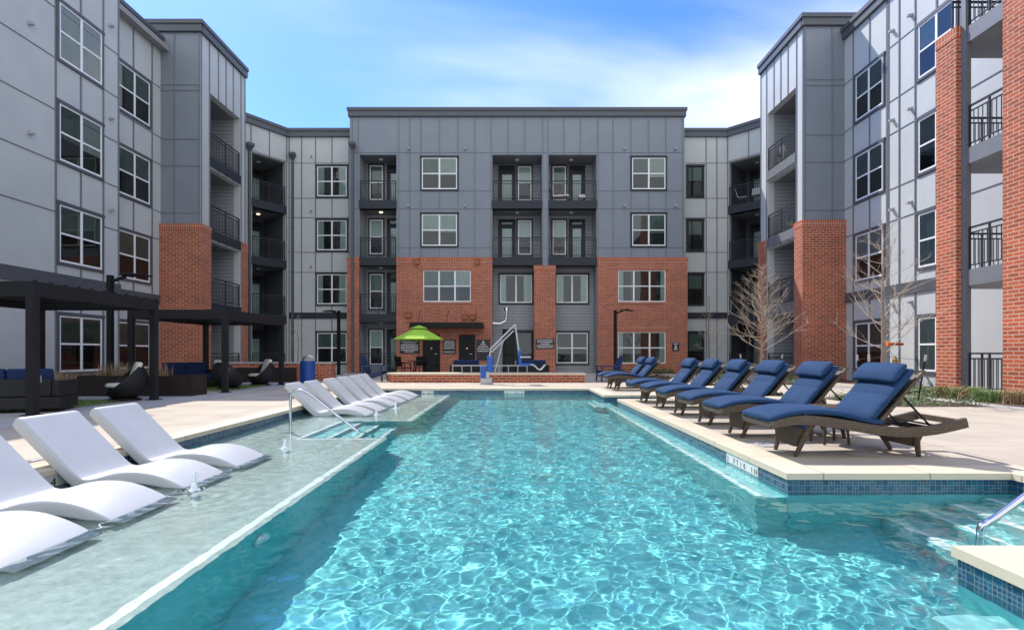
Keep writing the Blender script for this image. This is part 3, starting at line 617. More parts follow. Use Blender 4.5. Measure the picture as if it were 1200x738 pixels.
# --- left wing
us = [14.6-.0-1.1, 13.1+1.0, 15.86, 16.78, 17.7, 18.36, 12.2, 10.6, 9, 7.4]
zs = [11.75, 9.85, 8.7, 6.78, 5.66, 3.7]
wo1 = [(15.87, 17.69, s-.1, h+.12) for s, h in zip(SILL, HEAD)]
wall(FL1, -8, 18.44, 0, 14.5, 'lightgrey', [], [13.5, 15.86, 16.78, 17.7, 18.38, 11.4, 9.4, 7.6], [11.4, 9.9, 8.35, 6.8, 5.3], th=.6, edges='rt'); parapet(FL1, -8, 18.44, 14.5, er=.1)
for s, h in zip(SILL, HEAD): window(FL1, 15.95, 17.6, s, h, 2, casing='trim', curtain={.48: 'mid', 3.82: 'mid', 6.88: 'half', 9.95: 'blind'}[s])
for y in (15.0, 18.0):
    for z in (12.2, 9.05, 5.95) if y > 16 else (10.4, 7.3): wall_light(FL1, y, z)
b = MB(); b.fbox(FL1, -8, 18.44, 3.05, 3.45, 0, .06); b.fbox(FL2, 18.44, 21.4, 3.05, 3.40, 0, .06); b.build('trim_band', M['trim'], B)
wall(FL2, 18.4, 21.5, 0, 13.85, 'lightgrey', [], [19.0, 19.95, 20.98], [11.8, 9.8, 8.7, 6.78, 5.66], th=.3, edges='t'); parapet(FL2, 18.3, 21.5, 13.85)
for s, h in zip(SILL, HEAD): window(FL2, 19.15, 20.8, s, h, 2, casing='trim', curtain='mid')
b = MB(); b.box(-22, -14.0, -8, 30, 13.3, 13.5); b.box(-22, -21.7, -8, 33, 0, 13.5); b.box(-22, -8.84, 32.7, 33, 0, 13.1); b.box(-22, -8.83, 29.98, 33, 13.1, 13.28); b.build('roof', M['roof'], B)
# --- right wing
wall(FR1, -21.1, -9, 0, 13.95, 'lightgrey', [], [-20.3+1.6, -19.6, -20.55, -18.62, -18.1, -17.38, -16.5, -15.6], [11.75, 9.85, 8.7, 6.78, 5.66], th=.3, edges='t'); parapet(FR1, -21.1, -9, 13.95)
for s, h in zip(SILL, HEAD):
    window(FR1, -20.36, -18.86, s, h, 2, casing='trim', curtain='mid' if s > 5 else 'half'); window(FR1, -17.2, -15.75, s, h, 2, casing='trim', curtain='half' if s > 5 else 'blind')
for z in (12.25, 9.15, 6.05, 2.75):
    wall_light(FR1, -18.4, z); wall_light(FR1, -17.55, z)
b = MB(); b.fbox(FR1, -21.05, -14.0, 3.05, 3.42, 0, .06); b.build('trim_band', M['trim'], B)
# projecting bay with balconies close to the camera
b = MB(); b.box(11.46, 13.19, 10.2, 13.98, 11.8, 14.3)
bay = b.build('bay', M['trimlight'], B)
for zf in ZF:
    if zf: b = MB(); b.box(11.40, 13.19, 12.0, 14.0, zf-.40, zf); b.build('slab', M['trimlight'], bay)
    zz = zf+.002; rail_mesh(frame(11.4, 0, 0, -1), -13.30, -12.16, zz, -.05).build('railing', M['fascia'], bay); rail_mesh(frame(0, 13.95, 1, 0), 11.55, 13.15, zz, 0).build('railing', M['fascia'], bay)
b = MB(); b.box(11.9, 13.19, 11.9, 12.1, 0, 11.8); b.build('wall', M['lightgrey'], B)
b = MB(); b.box(11.34, 11.5, 10.3, 13.42, 11.3, 11.82); b.build('trim_band', M['trimlight'], B)
brick_column(11.24, 11.52, 13.44, 14.08, 9.35); brick_column(11.22, 11.75, 10.2, 12.14, 15)
b = MB(); b.box(11.36, 11.5, 13.30, 13.43, 0, 14); b.build('corner_post', M['trimlight'], B)
b = MB(); b.box(13.3, 22, -8, 30, 13.3, 13.5); b.box(21.7, 22, -8, 33, 0, 13.5); b.box(9.2, 22, 32.7, 33, 0, 13.1); b.box(9.19, 22, 29.98, 33, 13.1, 13.28); b.build('roof', M['roof'], B)

# ------------------------------------------------------------------ in-water loungers on the shelf
def lounger_master():
    t = thing('pool_lounger', '', 'pool lounger')
    path = spline([(.0, .10), (.12, .165), (.30, .228), (.50, .262), (.70, .252), (.88, .205), (1.0, .195), (1.10, .245), (1.32, .46), (1.50, .64), (1.62, .76)], 5)
    path = [(-p.x, p.y) for p in path]; n = len(path)
    th = [.045+.065*min(1, i/12) for i in range(n)]
    b = MB(); b.loft(path, th, .325, rr=.022)
    b.build('shell', M['plastic'], t, smooth=True)
    b = MB(); b.loft([(-.72, .08), (-.9, .07), (-1.08, .10)], [.16, .16, .18], .30, n=20, e=8); b.build('base', M['plastic'], t, smooth=True)
    b = MB(); b.lathe([(.014, 0), (.012, .004), (0, .005)], (-.2, -.12, .232), 12); b.build('drain_plug', M['walk'], t)
    return t
LP = lounger_master()
near = ['white in-water lounger nearest the camera, only its foot end inside the photo edge',
        'white in-water lounger second from the camera, its back cut off by the photo edge',
        'white in-water lounger with the bubbling jet beside its foot, third from the camera',
        'white in-water lounger last of the near group of four, beside the open shelf']
far = ['white in-water lounger behind the steel handrail, first of the far row of six',
       'white in-water lounger second in the far row, one past the handrail',
       'white in-water lounger third in the far row on the shelf', 'white in-water lounger fourth in the far row on the shelf',
       'white in-water lounger fifth in the far row, next to last', 'white in-water lounger last in the far row, closest to the far pool wall']
spots = [(-2.83, 3.31), (-2.86, 4.17), (-2.90, 5.10), (-2.90, 6.0)]; fspots = [(-2.80, 10.62), (-2.76, 11.42), (-2.74, 12.5), (-2.70, 13.3), (-2.68, 14.2), (-2.70, 15.05)]
for i, ((x, y), l) in enumerate(zip(spots+fspots, near+far)):
    g = 'white loungers standing in the shallow water'
    if i == 0: LP.location = (x, y, SH); LP['label'] = l; LP['group'] = g
    else: dup(LP, (x, y, SH), R(random.uniform(-1.2, 1.2)), l, g)

# ------------------------------------------------------------------ wicker chaises with navy cushions
def chaise_master():
    t = thing('chaise_longue', '', 'chaise longue')
    fr = spline([(.10, .335), (.3, .378), (.52, .38), (.8, .345), (1.12, .29), (1.42, .265), (1.72, .29), (2.03, .36)], 5)
    b = MB()
    for s in (-1, 1): b.loft([(p.x, p.y) for p in fr], [.07+.03*min(1, i/8) for i in range(len(fr))], .028, y=s*.325, n=8, e=8, ends=False)
    for k in (0, 8, 16, 24, 30, 35):
        if k < len(fr): p = fr[k]; b.box(p.x-.02 if k else p.x, p.x+.03, -.30, .30, p.y-.035, p.y+.02)
    b.loft([(p.x, p.y+.025) for p in fr[:22]], .02, .30, n=8, e=9, ends=False)
    b.build('frame', M['wicker'], t)
    def legs(x0, dx, z0, name='leg_panel'):
        b = MB(); zt = z0
        vs = [(x0-.07, -.30, zt), (x0+.07, -.30, zt), (x0+.07, .30, zt), (x0-.07, .30, zt), (x0+dx*.72-.03, -.19, .10), (x0+dx*.72+.03, -.19, .10), (x0+dx*.72+.03, .19, .10), (x0+dx*.72-.03, .19, .10)]
        b.add(vs, [(3, 2, 1, 0), (4, 5, 6, 7), (0, 1, 5, 4), (1, 2, 6, 5), (2, 3, 7, 6), (3, 0, 4, 7)])
        p = b.build(name, M['wicker'], t)
        for s in (-1, 1):
            c = MB(); c.tube([(x0, s*.30, zt), (x0+dx*.8, s*.215, .05), (x0+dx, s*.20, .0)], [.03, .024, .02], 8); c.build('leg', M['wicker'], p)
    legs(.50, -.10, .345); legs(1.56, .10, .24)
    # back frame, props
    b = MB()
    for s in (-1, 1): b.bar((1.17, s*.28, .33), (1.64, s*.28, .86), .035, .03)
    b.bar((1.64, -.29, .86), (1.64, .29, .86), .04, .03); b.add([(1.20, -.27, .33), (1.20, .27, .33), (1.63, .27, .835), (1.63, -.27, .835), (1.215, -.27, .32), (1.215, .27, .32), (1.645, .27, .825), (1.645, -.27, .825)], [(0, 1, 2, 3), (7, 6, 5, 4), (0, 4, 5, 1), (3, 2, 6, 7), (0, 3, 7, 4), (1, 5, 6, 2)])
    b.build('back_frame', M['wicker'], t)
    b = MB()
    for s in (-1, 1): b.tube([(1.45, s*.25, .62), (1.78, s*.25, .27)], .011, 6)
    b.tube([(1.78, -.25, .27), (1.78, .25, .27)], .011, 6)
    for k in range(3): b.tube([(1.6+.1*k, -.3, .30+.01*k), (1.6+.1*k, .3, .30+.01*k)], .01, 6)
    b.build('prop_bar', M['black'], t)
    b = MB(); c = spline([(.11, .39), (.27, .44), (.48, .462), (.75, .45), (1.0, .395), (1.12, .365), (1.2, .36)], 4); b.loft([(p.x, p.y) for p in c], .082, .335, n=24, e=3.6); b.build('seat_cushion', M['blue'], t, smooth=True)
    b = MB(); d = Vector((.46, .55)).normalized(); nr = Vector((-d.y, d.x)); o = Vector((1.145, .385))+nr*.03
    for a, e in ((.0, .265), (.255, .60)): b.loft([tuple(o+d*(a+(e-a)*k/6)) for k in range(7)], [.085, .10, .105, .105, .105, .10, .085], .325, n=24, e=3.2)
    b.build('back_cushion', M['blue'], t, smooth=True)
    b = MB(); q = o+nr*.085; b.loft([tuple(q+d*(.42+.175*k/5)) for k in range(6)], [.085, .115, .125, .125, .115, .085], .325, n=24, e=2.8); b.build('head_pillow', M['blue'], t, smooth=True)
    b = MB(); b.box(.41, .44, -.345, .345, .30, .345); b.box(.41, .44, -.350, -.343, .3, .46); b.box(.41, .44, .343, .350, .3, .46); b.bar((1.33, -.335, .59), (1.33, .335, .59), .02, .004); b.build('strap', M['bluedk'], t)
    return t
CH = chaise_master()
ch_lab = ['navy cushioned wicker chaise nearest the camera, whole side frame in view at the pool corner',
          'navy cushioned wicker chaise second from the camera, half hidden by the nearest one',
          'navy cushioned wicker chaise third from the camera in the row of six', 'navy cushioned wicker chaise fourth from the camera in the row of six',
          'navy cushioned wicker chaise fifth from the camera in the row of six', 'navy cushioned wicker chaise last of the row of six, beside the sloping sand coloured bar',
          'navy cushioned wicker chaise closer to the camera of the far pair by the brick bay', 'navy cushioned wicker chaise at the back of the far pair, beside the blue slatted chair']
cpos = [(2.46, 5.58), (2.44, 6.79), (2.45, 7.93), (2.44, 9.17), (2.45, 10.38), (2.43, 11.58), (2.55, 15.25), (2.53, 16.3)]
for i, ((x, y), l) in enumerate(zip(cpos, ch_lab)):
    g = 'navy chaises lined up beside the pool'
    if i == 0: CH.location = (x, y, .004); CH['label'] = l; CH['group'] = g
    else: dup(CH, (x, y, .004), R(random.uniform(-2.5, 2.5)), l, g)

# small side tables between the chaises and the sand coloured bar
def side_table(x, y, l):
    t = thing('side_table', l, 'side table', (x, y, 0), 0, 'low side tables between the chaises')
    b = MB(); b.lathe([(0, .41), (.235, .41), (.245, .425), (.235, .44), (0, .44)], n=24); b.build('tabletop', M['sandwood'] if y > 6.5 else M['wicker'], t)
    for k in range(4):
        a = R(45+90*k); c = MB(); c.tube([(.16*math.cos(a), .16*math.sin(a), .41), (.2*math.cos(a), .2*math.sin(a), .004)], .016, 6); c.build('leg', M['wicker'], t)
for x, y, l in ((3.7, 6.2, 'brown side table between the nearest and second chaise'), (3.75, 7.36, 'sand coloured side table between the second and third chaise'),
                (3.8, 9.78, 'sand coloured side table between the fourth and fifth chaise')): side_table(x, y, l)
t = thing('leaning_bar', 'sand coloured bar sloping up behind the last chaise of the row', 'handrail', (3.5, 12.25, 0))
b = MB(); b.tube([(.0, 0, .0), (.05, 0, .34), (.75, 0, .80), (.95, 0, .83), (1.0, 0, .0)], .045, 10); b.build('rail', M['sandwood'], t)

# ------------------------------------------------------------------ pool fittings
t = thing('pool_handrail', 'bent steel handrail standing on the shallow shelf beside the steps', 'handrail', (0, 0, 0))
b = MB(); b.tube(spline([(-3.48, 8.25, SH), (-3.48, 8.25, .3), (-3.46, 8.25, .42), (-3.36, 8.25, .475), (-3.22, 8.25, .44), (-2.85, 8.25, .16), (-2.35, 8.25, -.24), (-2.2, 8.25, -.5), (-2.2, 8.25, -.9)], 5), .022, 10); b.build('rail', M['steel'], t, smooth=True)
b = MB(); b.lathe([(.0, .012), (.06, .01), (.065, 0)], (-3.48, 8.25, SH), 16); b.build('flange', M['steel'], t)
t = thing('pool_handrail', 'steel handrail sloping into the water over the entry steps at the photo edge', 'handrail', (0, 0, 0))
b = MB(); b.tube(spline([(4.72, 3.62, 0), (4.72, 3.62, .62), (4.66, 3.62, .78), (4.5, 3.62, .80), (4.35, 3.62, .72), (3.4, 3.62, .0), (3.24, 3.62, -.11), (3.19, 3.62, -.2), (3.19, 3.62, -.76)], 5), .024, 10); b.build('rail', M['steel'], t, smooth=True)
for i, (x, y, hh, l) in enumerate(((-2.83, 4.69, .17, 'bubbling water jet between the feet of the near loungers'), (-2.92, 6.75, .12, 'bubbling water jet past the foot of the last near lounger'),
      (-2.70, 10.4, .15, 'bubbling water jet in front of the first far lounger'), (-2.60, 11.65, .16, 'bubbling water jet between the feet of the far loungers'))):
    b = MB(); rr = random.Random(i)
    for k in range(16):
        a = rr.uniform(0, 6.28); q = rr.random(); s = .008+.016*(1-q)*rr.random(); c = (x+.022*math.cos(a)*rr.random(), y+.022*math.sin(a)*rr.random(), WZ+hh*q)
        b.lathe([(0, -s), (s*.7, -s*.7), (s, 0), (s*.7, s*.9), (0, s*1.2)], c, 8)
    for k in range(26):
        a = rr.uniform(0, 6.28); d = rr.uniform(.02, .11); s = rr.uniform(.005, .012); b.lathe([(0, -s*.3), (s, 0), (0, s*.6)], (x+d*math.cos(a), y+d*math.sin(a), WZ+.004), 7)
    b.lathe([(.05, 0), (.03, .02), (.018, hh*.5), (.012, hh*.9), (0, hh)], (x, y, WZ), 9)
    tag(b.build('water_jet', M['foam'], smooth=True), l, 'water jet', 'bubbling jets in the shallow shelf')
t = thing('pool_light', 'round underwater pool lamp set in the dark shelf wall', 'pool light', (SX+.006, 3.85, -.60))
b = MB(); b.tube([(0, 0, 0), (.02, 0, 0)], [.11, .10], 24); b.build('rim', M['steel'], t)
b = MB(); b.tube([(.02, 0, 0), (.03, 0, 0)], [.085, .06], 24); b.build('lens', M['marker'], t)

def marker(name, label, F, u0, z0, z1, txt, wt, d, sz):
    t = thing(name, label, 'depth marker'); ux = Vector(F(1, 0, 0))-Vector(F(0, 0, 0)); nn = Vector(F(0, 1, 0))-Vector(F(0, 0, 0))
    for i, chh in enumerate(txt):
        b = MB(); b.fbox(F, u0+i*wt+.002, u0+(i+1)*wt-.002, z0, z1, d-.009, d); tl = b.build('tile', M['marker'], t)
        if chh == ' ': continue
        o = text_mesh(chh, sz, 'letter', M['ink'], tl); mtx = Matrix((ux, Vector((0, 0, 1)), nn)).transposed().to_4x4(); mtx.translation = Vector(F(u0+(i+.5)*wt, d+.0012, (z0+z1)/2-.014)); o.matrix_world = mtx
    return t
marker('depth_marker', 'white tiles reading 3 FT 10 IN in the right hand pool wall by the chaises', frame(2.40, 0, 0, -1), -5.95, -.158, -.055, '3 FT10 IN', .085, .009, .08)
marker('depth_marker', 'white tiles reading FT 4 IN behind the third white lounger', frame(-4.18, 0, 0, 1), 4.50, -.158, -.055, 'FT 4 IN', .085, .006, .115)
marker('depth_marker', 'white tiles in the far pool wall below the white pool lift', frame(0, 15.8, 1, 0), -.28, -.152, -.06, '4 FT', .15, .006, .1)
marker('depth_marker', 'white tiles in the far pool wall at the end of the lounger row', frame(0, 15.8, 1, 0), -2.75, -.152, -.06, '1 FT', .09, .006, .1)
def deck_marker(x, y, l, rz):
    t = thing('deck_marker', l, 'deck marker', (x, y, .006), rz)
    b = MB(); b.box(-.16, .16, -.075, .075, 0, .003); b.build('tile', M['marker'], t)
    b = MB()
    for k in range(24):
        a0, a1 = R(15*k), R(15*k+15); b.quad((.055*math.cos(a0), .055*math.sin(a0), .0045), (.055*math.cos(a1), .055*math.sin(a1), .0045), (.044*math.cos(a1), .044*math.sin(a1), .0045), (.044*math.cos(a0), .044*math.sin(a0), .0045))
    b.bar((-.033, .033, .0045), (.033, -.033, .0045), .011, .001); b.build('symbol', M['ink'], t)
deck_marker(2.88, 6.1, 'white no diving tile in the deck between the nearest and second chaise', R(90)); deck_marker(-4.72, 5.1, 'white no diving tile in the deck behind the near white loungers', R(90))
b = MB(); b.lathe([(0, .008), (.15, .008), (.155, .004)], (3.62, 5.55, 0), 24)
for k in range(5): b.box(3.5, 3.74, 5.46+k*.04, 5.475+k*.04, .0085, .010)
tag(b.build('deck_drain', M['walk']), 'round drain cover in the deck under the nearest chaise', 'drain cover')

# pool lift
t = thing('pool_lift', 'white and blue pool access lift standing on the far pool edge', 'pool lift', (-.93, 18.05, .006))
b = MB(); b.box(-.22, .22, -.2, .2, 0, .03); b.box(-.19, .19, -.17, .17, .03, .20); b.box(-.03, .1, -.1, .1, .20, .42); b.build('base', M['plastic'], t, bevel=.015)
b = MB(); b.box(-.20, .0, -.12, .12, .18, .62); b.build('battery_box', M['liftblue'], t, bevel=.03)
b = MB(); b.box(.02, .22, -.1, .1, .40, .95); b.build('mast_cover', M['liftblue'], t, bevel=.03)
b = MB()
for s in (-.06, .06): b.bar((.1, s, .9), (.14, s, 1.2), .035, .06); b.bar((.14, s, 1.2), (.98, s, 2.03), .03, .05); b.bar((.16, s, 1.08), (.93, s, 1.82), .03, .04)
b.bar((.98, 0, 2.04), (1.16, 0, .72), .05, .06); b.tube([(.28, 0, .4), (.58, 0, 1.5)], .02, 8); b.build('arm', M['plastic'], t)
b = MB(); b.box(1.14, 1.5, -.23, .23, .62, .70); b.box(1.10, 1.20, -.23, .23, .66, 1.16); b.build('chair', M['liftblue'], t, bevel=.03)
b = MB(); b.bar((1.14, -.25, .92), (1.5, -.25, .92), .05, .05); b.bar((1.14, .25, .92), (1.5, .25, .92), .05, .05); b.tube(spline([(1.45, 0, .66), (1.62, 0, .64), (1.75, 0, .52), (1.86, 0, .50), (2.0, 0, .66)], 4), .028, 8); b.build('footrest', M['plastic'], t)

# ------------------------------------------------------------------ raised brick seat wall, patio furniture behind it
t = thing('raised_planter_wall', 'low red brick wall with a pale stone cap behind the far pool edge', 'wall', (0, 0, 0))
b = MB(); b.box(-4.2, 2.56, 19.1, 20.0, 0, .27); b.tube([(-4.2, 19.55, 0), (-4.2, 19.55, .27)], .45, 24); b.build('brickwork', M['brick'], t)
b = MB(); b.box(-4.2, 2.60, 19.07, 20.03, .27, .335); b.tube([(-4.2, 19.55, .27), (-4.2, 19.55, .334)], .48, 24); b.build('cap', M['coping'], t)
def sofa(x, y, wd, rz, label, base='bwicker', cush='navy', ht=.78, dep=.82, nc=2):
    t = thing('outdoor_sofa', label, 'sofa', (x, y, 0), rz, 'navy cushioned outdoor sofas')
    b = MB(); b.box(-wd/2, wd/2, -dep/2, dep/2, .06, .28); b.box(-wd/2, -wd/2+.12, -dep/2, dep/2, .28, .56); b.box(wd/2-.12, wd/2, -dep/2, dep/2, .28, .56); b.box(-wd/2+.12, wd/2-.12, dep/2-.1, dep/2, .28, .6)
    b.build('frame', M[base], t, bevel=.03)
    for k in range(nc):
        cw = (wd-.26)/nc; x0 = -wd/2+.13+cw*k
        b = MB(); b.box(x0+.005, x0+cw-.005, -dep/2+.02, dep/2-.24, .28, .44); b.build('seat_cushion', M[cush], t, bevel=.04, seg=3)
        b = MB(); b.add([(x0+.01, dep/2-.26, .42), (x0+cw-.01, dep/2-.26, .42), (x0+cw-.01, dep/2-.11, .42), (x0+.01, dep/2-.11, .42), (x0+.01, dep/2-.19, ht), (x0+cw-.01, dep/2-.19, ht), (x0+cw-.01, dep/2-.06, ht), (x0+.01, dep/2-.06, ht)], [(3, 2, 1, 0), (4, 5, 6, 7), (0, 1, 5, 4), (1, 2, 6, 5), (2, 3, 7, 6), (3, 0, 4, 7)]); b.build('back_cushion', M[cush], t, bevel=.04, seg=3)
    return t
sofa(-1.98, 22.3, 1.35, R(180), 'navy outdoor sofa in front of the dark restroom doors'); sofa(.72, 22.3, 1.5, R(180), 'navy outdoor sofa in front of the brick pier')
# sofas stand back to the pool: cushions face the building
t = thing('metal_screen', 'low silver open frame screen behind the brick seat wall', 'screen', (0, 0, 0))
b = MB()
for k in range(9): x = -2.38+2.9*k/8; b.box(x-.02, x+.02, 20.6, 20.64, 0, .55)
b.box(-2.4, .54, 20.59, 20.65, .55, .6); b.box(-2.4, .54, 20.60, 20.64, .06, .1)
b.build('bars', M['alum'], t)
t = thing('patio_umbrella', 'lime green patio umbrella open above the dark dining set', 'umbrella', (-4.02, 22.5, 0))
b = MB(); n = 8; apex = (0, 0, 2.22); r1, z1, r0, z0 = .32, 2.1, 1.08, 1.66
def ring(r, z, k=0): return [(r*math.cos(R(45*i+22.5)), r*math.sin(R(45*i+22.5)), z) for i in range(8)]
A = ring(r1*.8, 2.09); Bq = ring(r0, z0); Cq = ring(r0, z0-.035); D = ring(.36, 2.13); E = ring(.36, 2.10)
b.add(A+Bq+Cq, [(i, 8+i, 8+(i+1) % 8, (i+1) % 8) for i in range(8)]+[(8+i, 16+i, 16+(i+1) % 8, 8+(i+1) % 8) for i in range(8)]); b.build('canopy', M['lime'], t)
b = MB(); b.add([(0, 0, 2.25)]+D+E, [(0, 1+i, 1+(i+1) % 8) for i in range(8)]+[(1+i, 9+i, 9+(i+1) % 8, 1+(i+1) % 8) for i in range(8)]); b.build('vent_cap', M['lime'], t)
b = MB(); b.tube([(0, 0, 0), (0, 0, 2.3)], .022, 8); b.build('pole', M['black'], t)
for i in range(8): b = MB(); b.bar((0, 0, 2.12), Bq[i], .018, .018); b.build('rib', M['black'], t)
b = MB(); b.lathe([(0, .09), (.06, .09), (.26, .04), (.28, 0)], n=20); b.build('base', M['black'], t)
t = thing('dining_table', 'round dark metal table under the lime umbrella', 'table', (-4.02, 22.5, 0))
b = MB(); b.lathe([(.03, .70), (.5, .70), (.5, .725), (.03, .725)], n=28); b.build('tabletop', M['black'], t)
for k in range(4): a = R(45+90*k); b = MB(); b.tube([(.2*math.cos(a), .2*math.sin(a), .7), (.38*math.cos(a), .38*math.sin(a), 0)], .018, 6); b.build('leg', M['black'], t)
def dchair(x, y, rz, label):
    t = thing('dining_chair', label, 'chair', (x, y, 0), rz, 'dark chairs round the umbrella table')
    b = MB(); b.box(-.23, .23, -.22, .22, .43, .455); b.build('seat', M['black'], t)
    b = MB(); b.add([(-.23, .2, .5), (.23, .2, .5), (.23, .31, .92), (-.23, .31, .92), (-.23, .22, .5), (.23, .22, .5), (.23, .33, .92), (-.23, .33, .92)], [(0, 1, 2, 3), (7, 6, 5, 4), (0, 4, 5, 1), (3, 2, 6, 7), (0, 3, 7, 4), (1, 5, 6, 2)]); b.build('backrest', M['black'], t)
    for sx in (-1, 1):
        b = MB(); b.bar((sx*.24, -.2, .64), (sx*.24, .26, .66), .04, .03); b.bar((sx*.24, -.19, .64), (sx*.24, -.21, 0), .03, .03); b.build('armrest', M['black'], t)
        b = MB(); b.bar((sx*.22, .2, .44), (sx*.23, .27, 0), .03, .03); b.bar((sx*.22, .2, .44), (sx*.22, .31, .92), .03, .03); b.build('leg', M['black'], t)
dchair(-4.62, 22.2, R(70), 'dark metal chair on the street lamp side of the umbrella table'); dchair(-3.45, 22.35, R(-75), 'dark metal chair on the restroom door side of the umbrella table'); dchair(-4.1, 23.2, R(0), 'dark metal chair behind the umbrella table against the brick wall')

def adirondack(x, y, rz, label):
    t = thing('slatted_chair', label, 'chair', (x, y, 0), rz, 'blue slatted garden chairs')   # faces -y
    b = MB()
    for k in range(5):
        u = -.24+.12*k; h = .98-.05*abs(k-2); b.bar((u, .25, .28), (u*1.12, .25+(h-.28)*.42, h), .105, .02, up=(0, 1, 0))
    b.build('backrest', M['adir'], t)
    b = MB()
    for k in range(6): y0 = -.32+.1*k; b.bar((-.28, y0, .40-.022*k), (.28, y0, .40-.022*k), .085, .02)
    b.build('seat', M['adir'], t)
    for s in (-1, 1):
        b = MB(); b.bar((s*.34, -.42, .56), (s*.34, .42, .58), .13, .022); b.build('armrest', M['adir'], t)
        b = MB(); b.bar((s*.30, -.36, 0), (s*.30, -.33, .56), .10, .03, up=(0, 1, 0)); b.build('leg', M['adir'], t)
        b = MB(); b.bar((s*.27, -.36, .36), (s*.27, .62, .03), .03, .12); b.bar((s*.32, .36, 0.03), (s*.32, .36, .57), .09, .028); b.build('leg', M['adir'], t)
    return t
adirondack(-5.2, 19.9, R(84), 'blue slatted garden chair beside the end of the low brick wall, facing the pool'); adirondack(3.55, 19.9, R(-80), 'blue slatted garden chair in front of the right brick bay, behind the far chaises')

# ------------------------------------------------------------------ left terrace
def pergola(x0, x1, y0, y1, h, label):
    t = thing('pergola', label, 'pergola', (0, 0, 0), 0, 'dark metal pergolas on the left terrace'); s = .13
    for x in (x0+s/2, x1-s/2):
        for y in (y0+s/2, y1-s/2):
            b = MB(); b.box(x-s/2, x+s/2, y-s/2, y+s/2, 0.004, h-.24); b.box(x-s/2-.05, x+s/2+.05, y-s/2-.05, y+s/2+.05, .004, .02); b.build('post', M['charcoal'], t)
    b = MB(); b.box(x0, x1, y0, y0+s, h-.24, h); b.box(x0, x1, y1-s, y1, h-.24, h); b.box(x0, x0+s, y0+s, y1-s, h-.24, h); b.box(x1-s, x1, y0+s, y1-s, h-.24, h); b.build('beam', M['charcoal'], t)
    b = MB(); n = int((y1-y0-2*s)/.14)
    for k in range(n): y = y0+s+.07+k*.14; b.bar((x0+s, y, h-.09), (x1-s, y, h-.09), .15, .018, up=(0, .25, 1))
    b.build('louvres', M['charcoal'], t)
    b = MB()
    for k in range(int((y1-y0)/.3)+1): y = y0+.06+k*.3; b.box(x1-.05, x1-.02, y, y+.05, h, h+.03)
    b.build('roof_clip', M['charcoal'], t)
    b = MB(); b.tube([(x1-s-.04, y0+s+.05, h-.25), (x1-s-.04, y0+s+.05, .75)], .012, 6); b.tube([(x1-s-.04, y0+s+.05, .75), (x1-s+.1, y0+s+.05, .66), (x1-s+.1, y0+s+.05, .55)], .01, 6); b.build('crank_rod', M['alum'], t)
pergola(-10.75, -8.05, 8.86, 12.0, 2.26, 'dark louvred pergola closest to the camera, cut by the photo edge')
pergola(-10.3, -7.66, 14.1, 17.65, 2.22, 'dark louvred pergola further back, in front of the brick corner')
def lamp_post(x, y, h, rz, label):
    t = thing('lamp_post', label, 'lamp post', (x, y, 0), rz, 'black area lamp posts')
    b = MB(); b.box(-.06, .06, -.06, .06, 0, h); b.box(-.12, .12, -.12, .12, 0, .03); b.build('post', M['black'], t)
    b = MB(); b.bar((.05, 0, h-.16), (.4, 0, h-.03), .06, .07); b.build('arm', M['black'], t)
    b = MB(); b.loft([(.35, h), (.5, h+.01), (.8, h), (1.0, h-.01)], [.05, .075, .07, .04], .17, n=12, e=4); b.build('lamp_head', M['black'], t, smooth=True)
lamp_post(-10.6, 13.9, 3.1, 0, 'black lamp post with a long head behind the nearer pergola'); lamp_post(-8.6, 26, 3.15, R(150), 'black lamp post in front of the brick strip beside the far balconies'); lamp_post(5.05, 26.3, 3.2, R(15), 'black lamp post in front of the right brick bay')
def planter(x0, x1, y0, y1, h, label):
    t = thing('steel_planter', label, 'planter', (0, 0, 0)); b = MB()
    b.box(x0, x1, y0, y0+.02, .004, h); b.box(x0, x1, y1-.02, y1, .004, h); b.box(x0, x0+.02, y0+.02, y1-.02, .004, h); b.box(x1-.02, x1, y0+.02, y1-.02, .004, h); b.build('box', M['corten'], t)
    b = MB(); b.quad((x0+.02, y0+.02, h-.06), (x1-.02, y0+.02, h-.06), (x1-.02, y1-.02, h-.06), (x0+.02, y1-.02, h-.06)); b.build('soil', M['mulch'], t)
planter(-10.7, -7.9, 12.95, 13.62, .50, 'long dark steel planter between the two pergolas'); planter(-10.2, -8.1, 19.2, 19.75, .52, 'long dark steel planter in front of the brick counter wall')
t = thing('counter_wall', 'low brick counter wall with a pale cap behind the blue bin', 'wall', (0, 0, 0))
b = MB(); b.box(-10.9, -6.98, 20.2, 20.75, 0, .66); b.build('brickwork', M['brick'], t); b = MB(); b.box(-10.93, -6.95, 20.17, 20.78, .66, .72); b.build('cap', M['walk'], t)
t = thing('litter_bin', 'cobalt blue litter bin with a silver arched hood beside the brick counter wall', 'bin', (-7.3, 18.75, .004))
b = MB(); b.lathe([(0, .02), (.24, .02), (.255, .05), (.255, .76), (.24, .78), (0, .78)], n=28); b.build('body', M['binblue'], t, smooth=False)
b = MB()
pts = [(.21*math.cos(R(a)), .78+.2*math.sin(R(a))) for a in range(0, 181, 15)]
for (xa, za), (xb, zb) in zip(pts, pts[1:]): b.add([(xa, -.14, za), (xb, -.14, zb), (xb, .14, zb), (xa, .14, za), (xa*.88, -.14, .78+(za-.78)*.88), (xb*.88, -.14, .78+(zb-.78)*.88), (xb*.88, .14, .78+(zb-.78)*.88), (xa*.88, .14, .78+(za-.78)*.88)], [(0, 1, 2, 3), (7, 6, 5, 4), (0, 4, 5, 1), (3, 2, 6, 7)])
b.build('hood', M['alum'], t)
